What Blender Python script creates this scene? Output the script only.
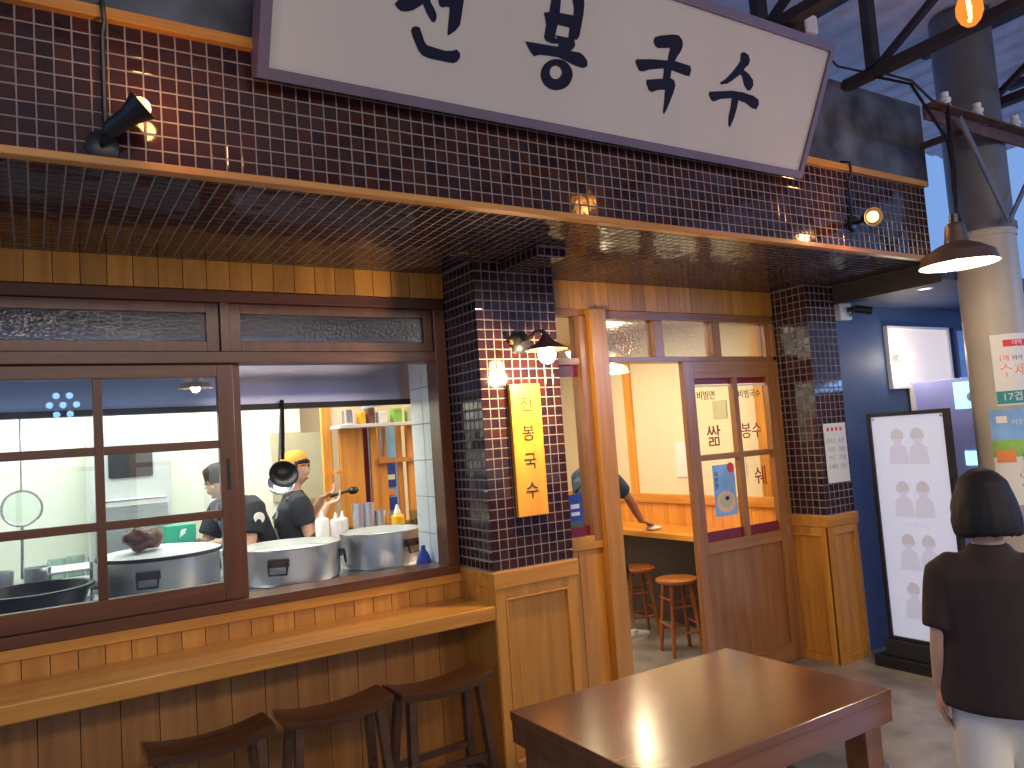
import bpy, bmesh, math, random
from mathutils import Vector, Matrix, Euler
random.seed(7)
S = bpy.context.scene
for o in list(bpy.data.objects): bpy.data.objects.remove(o)
COL = S.collection
V = Vector
# ---------------------------------------------------------------- camera
cam = bpy.data.cameras.new('camera'); cam.sensor_width = 36; cam.lens = 27.0
cam.clip_start = 0.05; cam.clip_end = 200
co = bpy.data.objects.new('camera', cam); COL.objects.link(co)
_F = V((0.53088698, 0.84424017, 0.07360406)); _R = V((0.84717947, -0.52655217, -0.07092083)); _U = V((0.02111783, -0.10000679, 0.99476262))
co.matrix_world = Matrix(((_R.x, _U.x, -_F.x, 0), (_R.y, _U.y, -_F.y, 0), (_R.z, _U.z, -_F.z, 1.6), (0, 0, 0, 1)))
S.camera = co
# ---------------------------------------------------------------- world, exposure
S.view_settings.view_transform = 'Standard'; S.view_settings.look = 'None'
S.view_settings.gamma = 1.0; S.view_settings.exposure = 0.0
w = bpy.data.worlds.new('world'); S.world = w; w.use_nodes = True
bg = w.node_tree.nodes['Background']
bg.inputs[0].default_value = (0.24, 0.44, 0.90, 1); bg.inputs[1].default_value = 0.85
# ---------------------------------------------------------------- room lights and added fill
def area(name, loc, size, sizey, power, color, rot=(0, 0, 0)):
    l = bpy.data.lights.new(name, 'AREA'); l.shape = 'RECTANGLE'; l.size = size; l.size_y = sizey
    l.energy = power; l.color = color
    o = bpy.data.objects.new(name, l); COL.objects.link(o); o.location = loc; o.rotation_euler = rot
    return o
def point(name, loc, power, color, r=0.03):
    l = bpy.data.lights.new(name, 'POINT'); l.energy = power; l.color = color; l.shadow_soft_size = r
    o = bpy.data.objects.new(name, l); COL.objects.link(o); o.location = loc
    return o
area('kitchen_ceiling_light', (0.6, 5.35, 2.46), 2.2, 0.5, 58, (1.0, 0.97, 0.86))
area('kitchen_hood_light', (0.9, 4.25, 1.9), 1.4, 0.25, 10, (0.95, 1.0, 0.93))
area('dining_ceiling_light', (3.4, 4.7, 2.46), 1.0, 2.0, 46, (1.0, 0.83, 0.55))
area('arcade_fill_light', (1.8, -2.5, 3.5), 6.0, .6, 150, (1.0, 0.80, 0.58), (math.radians(28), 0, 0))  # added fill for general brightness, kept out of the tile reflections
area('blue_glint_light', (9.2, 0.0, 1.85), .35, .6, 8, (0.25, 0.5, 1.0), (0, math.radians(90), 0))  # added blue panel, no sign built; mirrors in the narrow pillar's tiles
area('blue_fill_light', (8.5, -2.6, 2.6), .8, 2.0, 85, (0.33, 0.5, 1.0), (0, math.radians(68), math.radians(-30)))  # added unseen lamp, gives the floor and column a blue cast

# ---------------------------------------------------------------- materials
def newmat(name):
    m = bpy.data.materials.new(name); m.use_nodes = True
    return m, m.node_tree.nodes, m.node_tree.links, m.node_tree.nodes['Principled BSDF']
def plain(name, col, rough=.5, metal=0., coat=0., var=0.06, scale=6., bump=0.0, emit=None, es=0.):
    m, N, L, b = newmat(name)
    g = N.new('ShaderNodeNewGeometry'); n = N.new('ShaderNodeTexNoise'); n.inputs['Scale'].default_value = scale; n.inputs['Detail'].default_value = 5
    L.new(g.outputs['Position'], n.inputs['Vector'])
    r = N.new('ShaderNodeValToRGB'); r.color_ramp.elements[0].position = .3; r.color_ramp.elements[1].position = .7
    r.color_ramp.elements[0].color = tuple(max(0, c * (1 - var)) for c in col) + (1,)
    r.color_ramp.elements[1].color = tuple(min(1, c * (1 + var)) for c in col) + (1,)
    L.new(n.outputs['Fac'], r.inputs['Fac']); L.new(r.outputs['Color'], b.inputs['Base Color'])
    b.inputs['Roughness'].default_value = rough; b.inputs['Metallic'].default_value = metal; b.inputs['Coat Weight'].default_value = coat
    b.inputs['Coat Roughness'].default_value = .1
    if bump:
        bp = N.new('ShaderNodeBump'); bp.inputs['Strength'].default_value = bump; bp.inputs['Distance'].default_value = .01
        L.new(n.outputs['Fac'], bp.inputs['Height']); L.new(bp.outputs['Normal'], b.inputs['Normal'])
    if emit: b.inputs['Emission Color'].default_value = emit + (1,); b.inputs['Emission Strength'].default_value = es
    return m
def wood(name, c1, c2, axis='z', rough=.35, coat=.25, scale=1.0, island=.35):
    m, N, L, b = newmat(name)
    g = N.new('ShaderNodeNewGeometry'); mp = N.new('ShaderNodeMapping')
    s = [22 * scale] * 3; s['xyz'.index(axis)] = 1.6 * scale; mp.inputs['Scale'].default_value = s
    oi = N.new('ShaderNodeObjectInfo')
    ad = N.new('ShaderNodeVectorMath'); ad.operation = 'ADD'
    cx = N.new('ShaderNodeCombineXYZ'); mu = N.new('ShaderNodeMath'); mu.operation = 'MULTIPLY'; mu.inputs[1].default_value = 7
    rs = N.new('ShaderNodeMath'); rs.operation = 'ADD'; L.new(oi.outputs['Random'], rs.inputs[0]); L.new(g.outputs['Random Per Island'], rs.inputs[1])
    L.new(rs.outputs[0], mu.inputs[0]); L.new(mu.outputs[0], cx.inputs[0]); L.new(mu.outputs[0], cx.inputs[1]); L.new(mu.outputs[0], cx.inputs[2])
    L.new(g.outputs['Position'], ad.inputs[0]); L.new(cx.outputs[0], ad.inputs[1]); L.new(ad.outputs[0], mp.inputs['Vector'])
    n = N.new('ShaderNodeTexNoise'); n.inputs['Scale'].default_value = 1; n.inputs['Detail'].default_value = 7; n.inputs['Distortion'].default_value = .6
    L.new(mp.outputs[0], n.inputs['Vector'])
    r = N.new('ShaderNodeValToRGB'); r.color_ramp.elements[0].position = .32; r.color_ramp.elements[1].position = .68
    r.color_ramp.elements[0].color = c1 + (1,); r.color_ramp.elements[1].color = c2 + (1,)
    L.new(n.outputs['Fac'], r.inputs['Fac'])
    fr = N.new('ShaderNodeMath'); fr.operation = 'FRACT'; L.new(rs.outputs[0], fr.inputs[0])
    ml = N.new('ShaderNodeMath'); ml.operation = 'MULTIPLY_ADD'; ml.inputs[1].default_value = island; ml.inputs[2].default_value = 1 - island / 2
    L.new(fr.outputs[0], ml.inputs[0])
    hs = N.new('ShaderNodeHueSaturation'); L.new(ml.outputs[0], hs.inputs['Value']); L.new(r.outputs['Color'], hs.inputs['Color'])
    L.new(hs.outputs[0], b.inputs['Base Color'])
    b.inputs['Roughness'].default_value = rough; b.inputs['Coat Weight'].default_value = coat; b.inputs['Coat Roughness'].default_value = .18
    bp = N.new('ShaderNodeBump'); bp.inputs['Strength'].default_value = .08; bp.inputs['Distance'].default_value = .004
    L.new(n.outputs['Fac'], bp.inputs['Height']); L.new(bp.outputs['Normal'], b.inputs['Normal'])
    return m
def tilemat(name, cols, rough=.09):
    m, N, L, b = newmat(name)
    g = N.new('ShaderNodeNewGeometry'); oi = N.new('ShaderNodeObjectInfo')
    rs = N.new('ShaderNodeMath'); rs.operation = 'ADD'; L.new(oi.outputs['Random'], rs.inputs[0]); L.new(g.outputs['Random Per Island'], rs.inputs[1])
    fr = N.new('ShaderNodeMath'); fr.operation = 'FRACT'; L.new(rs.outputs[0], fr.inputs[0])
    r = N.new('ShaderNodeValToRGB'); r.color_ramp.interpolation = 'LINEAR'
    r.color_ramp.elements[0].color = cols[0] + (1,); r.color_ramp.elements[1].color = cols[-1] + (1,)
    for i, c in enumerate(cols[1:-1]):
        e = r.color_ramp.elements.new((i + 1) / (len(cols) - 1)); e.color = c + (1,)
    L.new(fr.outputs[0], r.inputs['Fac']); L.new(r.outputs['Color'], b.inputs['Base Color'])
    b.inputs['Roughness'].default_value = rough; b.inputs['IOR'].default_value = 1.55
    n = N.new('ShaderNodeTexNoise'); n.inputs['Scale'].default_value = 38; L.new(g.outputs['Position'], n.inputs['Vector'])
    bp = N.new('ShaderNodeBump'); bp.inputs['Strength'].default_value = .12; bp.inputs['Distance'].default_value = .003
    L.new(n.outputs['Fac'], bp.inputs['Height']); L.new(bp.outputs['Normal'], b.inputs['Normal'])
    return m
def glassmat(name, tint=(1, 1, 1), rough=.0, refl=1.0, bump=0., scale=60, frost=0.):
    """window glass: see-through with a Fresnel reflection; frost > 0 spreads what is seen through it"""
    m, N, L, b = newmat(name); N.remove(b); out = N['Material Output']
    if frost:
        t = N.new('ShaderNodeBsdfRefraction'); t.inputs['IOR'].default_value = 1.12; t.inputs['Roughness'].default_value = frost
    else: t = N.new('ShaderNodeBsdfTransparent')
    t.inputs['Color'].default_value = tint + (1,)
    gl = N.new('ShaderNodeBsdfGlossy'); gl.inputs['Roughness'].default_value = rough
    fz = N.new('ShaderNodeFresnel'); fz.inputs['IOR'].default_value = 1.5
    mu = N.new('ShaderNodeMath'); mu.operation = 'MULTIPLY'; mu.inputs[1].default_value = refl; mu.use_clamp = True
    gf = N.new('ShaderNodeNewGeometry'); fr_ = N.new('ShaderNodeMath'); fr_.operation = 'SUBTRACT'; fr_.inputs[0].default_value = 1.0; L.new(gf.outputs['Backfacing'], fr_.inputs[1])
    m2 = N.new('ShaderNodeMath'); m2.operation = 'MULTIPLY'; L.new(fz.outputs[0], m2.inputs[0]); L.new(fr_.outputs[0], m2.inputs[1]); L.new(m2.outputs[0], mu.inputs[0])
    mx = N.new('ShaderNodeMixShader'); L.new(mu.outputs[0], mx.inputs[0]); L.new(t.outputs[0], mx.inputs[1]); L.new(gl.outputs[0], mx.inputs[2])
    L.new(mx.outputs[0], out.inputs['Surface'])
    if bump:
        g = N.new('ShaderNodeNewGeometry'); v = N.new('ShaderNodeTexVoronoi'); v.inputs['Scale'].default_value = scale
        L.new(g.outputs['Position'], v.inputs['Vector'])
        bp = N.new('ShaderNodeBump'); bp.inputs['Strength'].default_value = bump; bp.inputs['Distance'].default_value = .01
        L.new(v.outputs['Distance'], bp.inputs['Height']); L.new(bp.outputs['Normal'], gl.inputs['Normal'])
        if frost: L.new(bp.outputs['Normal'], t.inputs['Normal'])
    return m
def ambermat():
    m, N, L, b = newmat('amber_glass'); N.remove(b); t = N.new('ShaderNodeBsdfTransparent'); t.inputs[0].default_value = (1, .6, .25, 1)
    e = N.new('ShaderNodeEmission'); e.inputs[0].default_value = (1, .33, .05, 1); e.inputs[1].default_value = 1.3; a = N.new('ShaderNodeMixShader'); a.inputs[0].default_value = .6
    L.new(t.outputs[0], a.inputs[1]); L.new(e.outputs[0], a.inputs[2]); L.new(a.outputs[0], N['Material Output'].inputs['Surface']); return m
def emis(name, col, st):
    m, N, L, b = newmat(name); b.inputs['Base Color'].default_value = col + (1,)
    b.inputs['Emission Color'].default_value = col + (1,); b.inputs['Emission Strength'].default_value = st
    return m
def brushed(name, col, rough=.3, axis='x'):
    m, N, L, b = newmat(name)
    g = N.new('ShaderNodeNewGeometry'); mp = N.new('ShaderNodeMapping'); s = [300] * 3; s['xyz'.index(axis)] = 4; mp.inputs['Scale'].default_value = s
    n = N.new('ShaderNodeTexNoise'); n.inputs['Scale'].default_value = 1; L.new(g.outputs['Position'], mp.inputs[0]); L.new(mp.outputs[0], n.inputs['Vector'])
    b.inputs['Base Color'].default_value = col + (1,); b.inputs['Metallic'].default_value = 1
    mr = N.new('ShaderNodeMapRange'); mr.inputs['To Min'].default_value = rough * .7; mr.inputs['To Max'].default_value = rough * 1.4
    L.new(n.outputs['Fac'], mr.inputs['Value']); L.new(mr.outputs[0], b.inputs['Roughness'])
    return m
M = dict(
    oak=wood('oak_vertical', (.45, .18, .024), (.62, .28, .046), 'z'),
    oakx=wood('oak_horizontal', (.45, .18, .024), (.62, .28, .046), 'x'),
    oaky=wood('oak_deep', (.45, .18, .024), (.62, .28, .046), 'y'),
    red=wood('brown_frame_vertical', (.10, .030, .009), (.155, .052, .017), 'z', island=.2),
    redx=wood('brown_frame_horizontal', (.10, .030, .009), (.155, .052, .017), 'x', island=.2),
    doorw=wood('door_wood_vertical', (.24, .095, .028), (.35, .15, .05), 'z', island=.2),
    doorx=wood('door_wood_horizontal', (.24, .095, .028), (.35, .15, .05), 'x', island=.2),
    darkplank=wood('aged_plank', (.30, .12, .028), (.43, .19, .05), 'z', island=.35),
    walnut=wood('walnut_table', (.145, .050, .016), (.215, .080, .026), 'x', rough=.22, coat=.6, scale=.6, island=0.1),
    stoolw=wood('dark_stool_wood', (.055, .022, .011), (.10, .042, .021), 'x', rough=.25, coat=.5, island=.1),
    pine=wood('orange_pine', (.62, .24, .03), (.85, .38, .06), 'z', island=.15),
    piney=wood('orange_pine_deep', (.62, .24, .03), (.85, .38, .06), 'y', island=.15),
    stoolr=wood('red_stool_wood', (.30, .085, .02), (.42, .14, .035), 'z', island=.1),
    signw=wood('orange_sign_wood', (.80, .30, .02), (.95, .42, .03), 'z', rough=.45, island=0),
    tile=tilemat('burgundy_tile', [(.030, .010, .009), (.052, .014, .009), (.018, .007, .012), (.040, .011, .008)]),
    grout=plain('grout', (.24, .20, .185), .8),
    sgrout=plain('soffit_grout_bluelit', (.19, .23, .27), .7),  # bluish cast of reflected light is put into this colour
    signface=plain('sign_face', (.55, .51, .45), .6, var=.04, scale=2),
    signframe=plain('sign_frame', (.14, .10, .15), .5),
    ink=plain('navy_ink', (.005, .007, .030), .95),
    black=plain('black_metal', (.012, .012, .014), .35), blackp=plain('black_plastic', (.015, .015, .018), .3),
    inkblack=plain('black_ink', (.02, .015, .012), .6),
    iron=plain('painted_iron', (.035, .022, .022), .6, var=.3), rust=plain('rusty_iron', (.11, .05, .04), .7, var=.4, scale=14),
    galv=plain('galvanised', (.13, .13, .15), .6, .2, var=.2),
    board=plain('grey_board', (.10, .105, .13), .6, var=.75, scale=4),
    colup=plain('column_paint_dark', (.13, .13, .145), .5, var=.15), collow=plain('column_steel', (.46, .41, .34), .42, .0, var=.12, scale=3),
    roof=plain('roof_sheet', (.78, .70, .80), .5, var=.15), bluewall=plain('blue_wall', (.055, .09, .20), .6, var=.06),
    cream=plain('cream_wall', (.80, .70, .50), .7, var=.03), kwhite=plain('kitchen_wall', (.80, .84, .72), .5, var=.02),
    ktile=plain('white_tile', (.78, .84, .86), .2, var=.02), tan=plain('tan_panel', (.50, .50, .34), .6),
    steel=brushed('brushed_steel', (.62, .63, .66), .28), steelz=brushed('hood_steel', (.50, .50, .68), .35, 'x'), alu=brushed('aluminium', (.70, .72, .76), .34, 'z'),
    dark=plain('dark_rubber', (.02, .02, .022), .6), white=plain('white_paint', (.80, .80, .80), .4, var=.02), paper=plain('paper', (.80, .80, .76), .7, var=.02),
    concrete=plain('concrete_floor', (.25, .225, .20), .3, var=.4, scale=4.5, bump=.15),
    redink=plain('red_ink', (.28, .03, .02), .6), maroon=plain('maroon_band', (.17, .012, .03), .35), orange=plain('orange_cap', (.80, .30, .03), .7), yellow=plain('yellow_sauce', (.85, .45, .02), .35),
    glass=glassmat('window_glass', (.90, .96, .97), .0, 4.0), frost=glassmat('patterned_glass', (.88, .90, .92), .12, 1.6, .28, 60, .30),
    dglass=glassmat('door_glass', (.97, .97, .95), .0, .9), drink=glassmat('tumbler_glass', (.82, .90, .90), .03, 2.5),
    skin=plain('skin', (.62, .36, .25), .5, var=.04), skinb=plain('skin_tan', (.50, .27, .18), .5, var=.04), hair=plain('black_hair', (.004, .003, .005), .7, var=.3, scale=60),
    browntee=plain('brown_tee', (.030, .017, .015), .85, var=.12, scale=9, bump=.2), whitecloth=plain('white_trousers', (.80, .77, .70), .85, var=.05, bump=.1),
    blacktee=plain('black_tee', (.018, .022, .032), .85), navytee=plain('navy_tee', (.03, .065, .11), .85), grey=plain('grey_apron', (.16, .17, .18), .85, var=.1),
    red2=plain('red_print', (.75, .05, .06), .6), teal=plain('teal_print', (.03, .28, .30), .6), peach=plain('peach_print', (.80, .50, .30), .6), oprint=plain('orange_print', (.85, .28, .08), .6),
    skyp=plain('sky_print', (.22, .45, .80), .6, var=.2), greenp=plain('green_print', (.25, .50, .10), .6, var=.3), greyp=plain('pale_grey_print', (.50, .52, .58), .6),
    greenbox=plain('green_box', (.03, .40, .25), .4), lav=plain('lavender_board', (.38, .43, .95), .4, var=.04), bagb=plain('brown_plastic', (.14, .06, .05), .3, var=.5, scale=40),
    blueb=plain('blue_sticker', (.02, .06, .40), .5), cabin=plain('machine_front', (.66, .70, .66), .35),
    bulbw=emis('white_bulb', (1.0, .88, .66), 28), bulbo=emis('orange_bulb', (1.0, .42, .08), 7), fil=emis('filament', (1.0, .62, .25), 45), bulbc=emis('warm_bulb', (1.0, .60, .25), 18),
    led=emis('blue_led', (.25, .55, 1.0), 9), lbox=emis('lightbox_face', (.56, .61, .80), .42), portrait=emis('portrait_tint', (.52, .54, .70), .36), hairtint=emis('hair_tint', (.50, .50, .60), .30), screen=emis('screen', (.35, .80, .95), 1.6), down=emis('downlight_lens', (.75, .85, 1.0), 4),
    shadein=plain('shade_inside', (.85, .80, .68), .5), shadeout=plain('shade_brown', (.07, .045, .04), .4), gold=plain('brass', (.6, .35, .1), .3, .9), winface=emis('glowing_window_face', (.80, .70, .66), .5), lilacwin=emis('shop_window_glow', (.62, .66, .66), .9),
    farwall=plain('far_stall_wall', (.20, .24, .36), .7, var=.2), amber=ambermat(), bulbs=emis('spot_bulb', (1.0, .50, .18), 3.2),
)
# ---------------------------------------------------------------- helpers
def org(parent):
    v = V((0, 0, 0))
    while parent is not None: v += parent.location; parent = parent.parent
    return v
def obj(name, bm, mat, parent=None, smooth=False, label=None, kind=None, keep=False):
    """link bm as ONE mesh object; vertices are in world coordinates and moved to the parent's origin"""
    if not isinstance(bm, bpy.types.Mesh):
        me = bpy.data.meshes.new(name); bmesh.ops.recalc_face_normals(bm, faces=bm.faces[:]) if not keep else None
        if parent is not None: bmesh.ops.translate(bm, verts=bm.verts[:], vec=-org(parent))
        bm.to_mesh(me); bm.free()
    else: me = bm
    for mm in (mat if isinstance(mat, (list, tuple)) else [mat]): me.materials.append(M[mm] if isinstance(mm, str) else mm)
    if smooth:
        me.shade_smooth()
        if smooth != 'all':
            try: me.set_sharp_from_angle(angle=math.radians(38))
            except Exception: pass
    o = bpy.data.objects.new(name, me); COL.objects.link(o); o.parent = parent
    if label: o['label'] = label
    if kind: o['kind'] = kind
    return o
def empty(name, loc=(0, 0, 0), label=None, cat=None, group=None, kind=None):
    o = bpy.data.objects.new(name, None); COL.objects.link(o); o.location = loc; o.empty_display_size = .1
    tag(o, label, cat, group, kind); return o
def tag(o, label=None, cat=None, group=None, kind=None):
    if label: o['label'] = label
    if cat: o['category'] = cat
    if group: o['group'] = group
    if kind: o['kind'] = kind
    return o
def recentre(o, loc):
    """give a single-mesh thing its own origin"""
    loc = V(loc); o.data.transform(Matrix.Translation(-loc)); o.location = loc; return o
def B(): return bmesh.new()
def box(bm, x0, x1, y0, y1, z0, z1, bev=0.):
    r = bmesh.ops.create_cube(bm, size=1)
    vs = r['verts']
    for v in vs:
        v.co = V(((x0 + x1) / 2 + v.co.x * (x1 - x0), (y0 + y1) / 2 + v.co.y * (y1 - y0), (z0 + z1) / 2 + v.co.z * (z1 - z0)))
    if bev:
        es = list({e for v in vs for e in v.link_edges})
        bmesh.ops.bevel(bm, geom=es, offset=bev, segments=2, affect='EDGES', profile=.5)
    return bm
def bx(*a, bev=0.): return box(B(), *a, bev=bev)
def frame_of(d, ref=None):
    d = V(d).normalized(); ref = V(ref) if ref else (V((0, 0, 1)) if abs(d.z) < .9 else V((0, 1, 0)))
    s = d.cross(ref).normalized(); u = s.cross(d).normalized(); return s, u, d
def beam(bm, p, q, w, h, ref=None):
    """square bar from p to q"""
    p, q = V(p), V(q); s, u, d = frame_of(q - p, ref)
    vs = [bm.verts.new(c + s * a * w / 2 + u * b * h / 2) for c in (p, q) for a, b in ((-1, -1), (1, -1), (1, 1), (-1, 1))]
    for f in ((0, 1, 2, 3), (7, 6, 5, 4), (0, 4, 5, 1), (1, 5, 6, 2), (2, 6, 7, 3), (3, 7, 4, 0)): bm.faces.new([vs[i] for i in f])
    return bm
def loft(bm, rings, seg=16, ref=None, cap=True):
    """tube through rings [(point, rx, ry)], cross-section in the frame of the local direction"""
    pts = [V(r[0]) for r in rings]; L = []
    s0 = None
    for i, (p, rx, ry) in enumerate(rings):
        d = pts[min(i + 1, len(pts) - 1)] - pts[max(i - 1, 0)]
        if d.length < 1e-9: d = V((0, 0, 1))
        d.normalize()
        if ref is not None: s = V(ref) - d * V(ref).dot(d); s.normalize()
        elif s0 is None: s, _, _ = frame_of(d)
        else: s = s0 - d * s0.dot(d); s.normalize()
        s0 = s; u = d.cross(s)
        L.append([bm.verts.new(V(p) + s * rx * math.cos(2 * math.pi * k / seg) + u * ry * math.sin(2 * math.pi * k / seg)) for k in range(seg)])
    for a, b in zip(L, L[1:]):
        for k in range(seg): bm.faces.new((a[k], a[(k + 1) % seg], b[(k + 1) % seg], b[k]))
    if cap: bm.faces.new(list(reversed(L[0]))); bm.faces.new(L[-1])
    return bm
def tube(bm, pts, r, seg=8): return loft(bm, [(p, r, r) for p in pts], seg)
def cyl(bm, p, q, r, r2=None, seg=20): return loft(bm, [(p, r, r), (q, r if r2 is None else r2, r if r2 is None else r2)], seg)
def lathe(bm, prof, c=(0, 0, 0), seg=28, axis=None, close=False):
    """prof: [(radius, height)]"""
    c = V(c); a = V(axis).normalized() if axis else V((0, 0, 1)); s, u, d = frame_of(a)
    L = []
    for r, h in prof:
        if r < 1e-6: L.append([bm.verts.new(c + d * h)])
        else: L.append([bm.verts.new(c + d * h + s * r * math.cos(2 * math.pi * k / seg) + u * r * math.sin(2 * math.pi * k / seg)) for k in range(seg)])
    for A, C in zip(L, L[1:]):
        for k in range(seg):
            k2 = (k + 1) % seg
            if len(A) == 1 and len(C) == 1: continue
            if len(A) == 1: bm.faces.new((A[0], C[k2], C[k]))
            elif len(C) == 1: bm.faces.new((A[k], A[k2], C[0]))
            else: bm.faces.new((A[k], A[k2], C[k2], C[k]))
    return bm
def ball(bm, c, r, seg=16, sc=(1, 1, 1)):
    r_ = bmesh.ops.create_uvsphere(bm, u_segments=seg, v_segments=max(6, seg // 2), radius=r)
    for v in r_['verts']: v.co = V((v.co.x * sc[0], v.co.y * sc[1], v.co.z * sc[2])) + V(c)
    return bm
def prism(bm, pts, n, t):
    """flat polygon of thickness t along n"""
    n = V(n).normalized() * t; a = [bm.verts.new(V(p)) for p in pts]; b = [bm.verts.new(V(p) + n) for p in pts]
    bm.faces.new(a); bm.faces.new(list(reversed(b))); k = len(pts)
    for i in range(k): bm.faces.new((a[i], b[i], b[(i + 1) % k], a[(i + 1) % k]))
    return bm
def copytree(o, parent=None):
    c = o.copy(); COL.objects.link(c); c.parent = parent
    for ch in list(o.children): copytree(ch, c)
    return c
def text(name, s, size, mat, loc, right, up, parent, extr=.0008, spacing=1., align='CENTER'):
    if '\n' in s:      # every line an object
        L_ = s.split('\n')
        for i, q_ in enumerate(L_): text(name, q_, size, mat, V(loc) + V(up) * ((len(L_) - 1) / 2 - i) * size * spacing, right, up, parent, extr)
        return
    cu = bpy.data.curves.new(name, 'FONT'); cu.body = s; cu.size = size; cu.align_x = align; cu.align_y = 'CENTER'; cu.extrude = extr; cu.space_line = spacing
    t = bpy.data.objects.new(name, cu); COL.objects.link(t); dg = bpy.context.evaluated_depsgraph_get()
    me = bpy.data.meshes.new_from_object(t.evaluated_get(dg)); bpy.data.objects.remove(t)
    r, u = V(right).normalized(), V(up).normalized(); n = r.cross(u)
    mt = Matrix(((r.x, u.x, n.x, loc[0]), (r.y, u.y, n.y, loc[1]), (r.z, u.z, n.z, loc[2]), (0, 0, 0, 1)))
    me.transform(Matrix.Translation(-org(parent)) @ mt); me.materials.clear()
    return obj(name, me, mat, parent)
def rot_mesh(o, rz): o.rotation_euler = (0, 0, rz); return o
# one small pillow-edged tile; the mesh is shared by every separate tile
def tile_verts(h, t):
    c = h - .0022
    return [(-h, -h, 0), (h, -h, 0), (h, h, 0), (-h, h, 0), (-c, -c, t), (c, -c, t), (c, c, t), (-c, c, t)], [(4, 5, 6, 7), (0, 1, 5, 4), (1, 2, 6, 5), (2, 3, 7, 6), (3, 0, 4, 7)]
TILE = {}
def tile_field(parent, o, u, v, nu, nv, pu, pv, singles, near, skip=None, tilt=.006, stuffname='tiles_beyond'):
    """tiles in a grid from corner o along u and v; the `singles` nearest to point `near` are objects, the rest one part"""
    u, v = V(u).normalized(), V(v).normalized(); n = u.cross(v); o = V(o); h = min(pu, pv) / 2 - .0022; t = .0015
    key = (round(h, 4),)
    if key not in TILE:
        me = bpy.data.meshes.new('tile'); vs, fs = tile_verts(h, t); me.from_pydata(vs, [], fs); me.materials.append(M['tile']); TILE[key] = me
    cells = []
    for i in range(nu):
        for j in range(nv):
            p = o + u * (i + .5) * pu + v * (j + .5) * pv
            if skip and skip(p): continue
            cells.append(((p - V(near)).length, p))
    cells.sort(key=lambda c: c[0]); P0 = org(parent)
    R0 = Matrix((u, v, n)).transposed()
    vs_all, fs_all = [], []; base, faces = tile_verts(h, t)
    for k, (_, p) in enumerate(cells):
        Rm = R0 @ Euler((random.gauss(0, tilt), random.gauss(0, tilt), random.gauss(0, .01))).to_matrix()
        if k < singles:
            ob = bpy.data.objects.new('tile', TILE[key]); COL.objects.link(ob); ob.parent = parent
            ob.matrix_local = Matrix.Translation(p - P0) @ Rm.to_4x4()
        else:
            b0 = len(vs_all); vs_all += [tuple(Rm @ V(q) + p - P0) for q in base]; fs_all += [tuple(b0 + i for i in f) for f in faces]
    if vs_all:
        me = bpy.data.meshes.new(stuffname); me.from_pydata(vs_all, [], fs_all); me.materials.append(M['tile'])
        ob = bpy.data.objects.new(stuffname, me); COL.objects.link(ob); ob.parent = parent; ob['kind'] = 'stuff'
CAM = V((0, 0, 1.6))
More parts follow.
